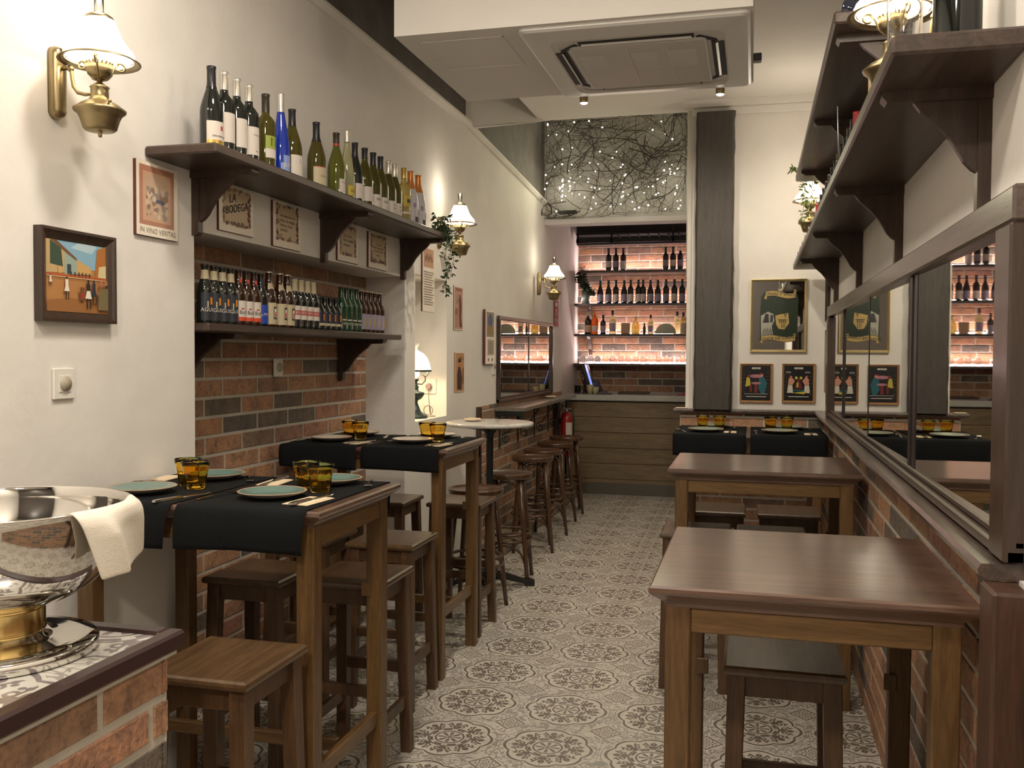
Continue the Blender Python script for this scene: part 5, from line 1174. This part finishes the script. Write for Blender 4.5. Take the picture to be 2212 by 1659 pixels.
leafy('trailing_plant','artificial trailing vine at the far end of the long wine shelf',(-1.80,5.15,2.245),
  [[(0,-.02,0),(.03,0,.05),(.06,.03,.09)],[(0,.02,.0),(.02,.05,.07),(.05,.09,.10)],[(0,0,.0),(.03,.06,.03),(.04,.14,.03)],[(0,0,.01),(.05,.03,.04),(.06,.02,-.02)],[(0,.03,.01),(.055,.10,.02),(.06,.14,-.03)],
   [(.04,.02,.01),(.065,.03,-.04),(.06,.0,-.15),(.065,.01,-.25)],[(.04,.05,.01),(.066,.07,-.04),(.07,.05,-.16),(.06,.02,-.30),(.065,.0,-.36)],[(.04,.08,.01),(.066,.10,-.03),(.07,.12,-.14),(.065,.08,-.26)],[(0,-.03,0),(.02,-.02,.06),(.0,-.01,.10)]],LEAF,3,.036)
leafy('trailing_plant','artificial vine with light green leaves hanging around the far right lamp',(.342,5.95,2.645),
  [[(0,0,.0),(-.02,.10,.04),(-.03,.20,.02),(-.04,.30,-.05),(-.03,.32,-.16)],[(0,0,0),(-.05,.12,.02),(-.06,.20,-.06),(-.05,.25,-.20),(-.06,.26,-.26)],[(.02,.02,0),(.0,.15,-.02),(-.0,.22,-.12),(-.02,.24,-.24)],[(-.03,0,0),(-.10,.03,.03),(-.125,.04,.05),(-.13,.05,.035)]],LEAFL,8,.034)
P=[[(0,0,.16),(r.uniform(-.06,.06),-.03,.22+r.uniform(0,.06)),(r.uniform(-.10,.0),-.06,.30+r.uniform(-.05,.14)),(r.uniform(-.10,.02),-.07,.44+r.uniform(-.2,.04))] for i in range(11)]+[[(0,0,.16),(.04,-.05,.2),(.08+r.uniform(-.02,.03),-.07,.12),(.10,-.07,.10+r.uniform(0,.08))] for i in range(5)]
leafy('potted_plant','dark green plant in a grey pot at the left end of the bar shelves',(-2.015,11.36,2.155),P,mat('leaf_dark_green',(.015,.028,.012),.5),5,.042,pot=[(0,0),(.05,0),(.056,.16),(.05,.16),(.046,.14),(0,.14)])

# ---------------------------------------------------------------- things on the bar counter
t=thing('till_screen','black point-of-sale screen seen edge-on with a blue glowing side at the left of the counter','screen',(-1.70,10.42,1.093))
m=MB(); m.M=Matrix.Rotation(-.30,4,'Y'); m.box(-.065,-.03,-.14,.14,.06,.36,.006); m.build('screen_back',BLKP,t)
m=MB(); m.M=Matrix.Rotation(-.30,4,'Y'); m.box(-.030,-.026,-.13,-.02,.08,.35,.001); m.build('screen_face',mat('screen_lit',(.02,.03,.1),.3,emit=(.22,.30,1),es=.9),t)
m=MB(); m.box(-.06,.10,-.08,.08,0,.03,.008); m.prism([(-.05,.02),(.06,.02),(.0,.16),(-.04,.16)],-.04,.04,'y'); m.build('stand',BLKP,t)
t=thing('cable_bundle','tangle of black and pink cables hanging behind the till screen','cable',(-1.86,10.45,1.093)); m=MB(); rr_=random.Random(3)
for i in range(7):
    m.tube([(rr_.uniform(-.03,.03),rr_.uniform(-.05,.05),.33-k*.055+rr_.uniform(-.02,.02)) for k in range(1)]+[(rr_.uniform(-.04,.05),rr_.uniform(-.05,.05),.30-k*.06) for k in range(6)],.004 if i%2 else .007,6)
m.build('cables',mat('cable_grey','3a2c2c',.6),t)
for lab,x,y,h_ in (('taller pale plastic cup on the left end of the bar counter',-1.755,10.22,.105),('shorter pale plastic cup beside the taller one on the bar',-1.69,10.20,.08)):
    t=thing('plastic_cup',lab,'cup',(x,y,1.093)); MB().lathe([(0,0),(.026,0),(.038,h_),(.036,h_),(.024,.004),(0,.004)],22).build('cup_wall',mat('cup_plastic','a8a078',.45),t); MB().lathe([(.038,h_-.004),(.040,h_-.002),(.038,h_)],22).build('rim',mat('cup_rim','b9b08a',.45),t)
t=thing('folded_cloth','grey folded cleaning cloth on the bar counter beside the cups','cloth',(-1.60,10.22,1.093)); m=MB(); m.loft([[(x,-.05,0),(x,.05,0),(x,.04,h_),(x,-.04,h_)] for x,h_ in ((-.08,.012),(-.04,.030),(.0,.040),(.04,.022),(.09,.006))],smooth=True); m.build('cloth',mat('cloth_grey','55505a',.9),t)
t=thing('glass_jar','small clear jar with dark lid in the left corner of the bar counter','jar',(-1.90,10.24,1.093)); MB().lathe([(0,0),(.035,0),(.035,.09),(.033,.09),(.033,.004),(0,.004)],20).build('jar_body',GLC,t); MB().cyl((0,0,.09),.036,.012,20).build('lid',BLKP,t)
t=thing('wooden_tray','low reddish wooden tray lying further back on the bar counter','tray',(-1.30,10.5,1.093)); bx(-.17,.17,-.09,.09,0,.012,.004).build('tray_base',W_RED,t); m=MB(); m.box(-.17,.17,-.09,-.082,.012,.026); m.box(-.17,.17,.082,.09,.012,.026); m.build('tray_edge',W_RED,t)
t=thing('folded_cloth','pink cloth at the right end of the bar counter','cloth',(-.73,10.35,1.093)); m=MB(); m.loft([[(x,-.04,0),(x,.04,0),(x,.02,h_),(x,-.02,h_)] for x,h_ in ((-.09,.006),(-.03,.02),(.02,.045),(.055,.02))],smooth=True); m.build('cloth',mat('cloth_pink','8a4650',.9),t)
t=thing('napkin_block','small wooden block with a paper on the far left end of the wainscot ledge','napkin',(-.50,6.925,1.143)); bx(-.05,.03,-.028,.028,0,.006,.002).build('paper_napkins',PAPN,t)
# fire extinguisher
t=thing('fire_extinguisher','red fire extinguisher hanging on the wall between the ledge and the bar','fire extinguisher',(-1.90,9.62,.46))
MB().lathe([(0,0),(.055,0),(.062,.006),(.062,.40),(.055,.435),(.03,.46),(.02,.47),(0,.47)],28).build('cylinder',mat('extinguisher_red',(.30,.012,.008),.3,coat=.4),t)
MB().lathe([(.0625,.10),(.0625,.36)],12,a0=-1.5,a1=-.1).build('label',LW,t)
m=MB(); m.cyl((0,0,.47),.014,.03,12); m.box(-.01,.05,-.008,.008,.495,.505); m.tube([(0,0,.49),(-.03,0,.52),(-.045,0,.53)],.005,6); m.build('valve_handle',FOILS,t)
m=MB(); m.tube([(.02,0,.49),(.07,0,.47),(.078,0,.38),(.074,0,.2)],.008,8); m.build('hose',BLKP,t)
bxk=bx(-1.9801,-1.962,9.60,9.64,.80,.86,.002).build('wall_hook',BLK,t); bxk.location=-Vector(t.location)
# ---------------------------------------------------------------- twig panel with fairy lights above the bar
rt=random.Random(11); t=thing('branch_garland','tangle of bare dry branches fixed across the bulkhead above the bar','branches',(-1.3,9.0,3.4)); m=MB()
def br(p,d,L,r0,depth):
    n=6; pts=[p]; q=Vector(p); dd=Vector(d)
    for i in range(n):
        dd=(dd+Vector((rt.gauss(0,.28),rt.gauss(0,.10),rt.gauss(0,.28)))).normalized(); q=q+dd*L/n
        q.x=min(.66,max(-.71,q.x)); q.z=min(.42,max(-.52,q.z)); q.y=min(.06,max(-.16,q.y)); pts.append(tuple(q))
    m.tube(pts,[r0*(1-.7*i/n) for i in range(n+1)],5,cap=False)
    if depth>0:
        for k in range(3):
            i=rt.randrange(1,n); a=rt.choice((-1,1))*rt.uniform(.4,1.1); v=Vector(pts[i+1])-Vector(pts[i]) if i<n else dd
            w_=Vector((v.x*cos(a)-v.z*sin(a),v.y+rt.gauss(0,.01),v.x*sin(a)+v.z*cos(a))).normalized(); br(pts[i],w_,L*rt.uniform(.45,.75),r0*.6,depth-1)
for i in range(62):
    s=rt.random(); p=(rt.uniform(-.68,.62),rt.uniform(-.10,.05),rt.uniform(-.48,.40)); a=rt.uniform(0,2*PI); br(p,(cos(a),rt.gauss(0,.1),sin(a)),rt.uniform(.35,.8),rt.uniform(.003,.0065),2)
m.build('twigs',TWIG,t)
t=thing('fairy_lights','string of tiny warm white fairy lights woven through the branches','fairy lights',(-1.3,8.95,3.4)); m=MB(); pts=[]
for i in range(100):
    u=rt.uniform(-.70,.64); v=rt.uniform(-.50,.38)**1; 
    if rt.random()<.55: v=rt.uniform(-.50,-.02)
    if i>84: u=rt.uniform(-.56,-.40); v=rt.uniform(-.36,-.18)
    pts.append((u,rt.uniform(-.10,.0),v))
pts.sort(key=lambda p:(round(p[2]*6),p[0] if round(p[2]*6)%2 else -p[0]))
m.tube(pts,.0012,3,cap=False); m.build('wire',mat('thin_wire','6a6248',.6),t)
b0_=MB().sphere((0,0,0),.0062,8,6).build('bulb',BULB,t); b0_.location=pts[0]
for p in pts[1:]:
    c=b0_.copy(); c.location=p; c.scale=(rt.uniform(.6,1.3),)*3; COL.objects.link(c); c.parent=t
light('fairy_glow','AREA',(-1.3,8.80,3.20),5.0,(1,.94,.62),1.1,(math.radians(-90),0,0),.5)
# black cable hook and holder hanging at the left end of the bulkhead
t=thing('black_holder','black plastic holder on a looping cable at the left end of the bulkhead trim','holder',(-1.84,9.05,2.93)); m=MB(); m.prism([(-.05,-.005),(-.0,.018),(.14,.018),(.14,-.012),(-.03,-.014)],-.03,.03,'y'); m.build('body',BLKP,t)
MB().tube([(-.16,.02,.10),(-.12,.02,.06),(-.12,.02,.0),(-.15,.0,-.02),(-.14,.0,-.05),(-.09,.0,-.05),(-.06,.0,-.01)],.007,6).build('cable',BLKP,t)
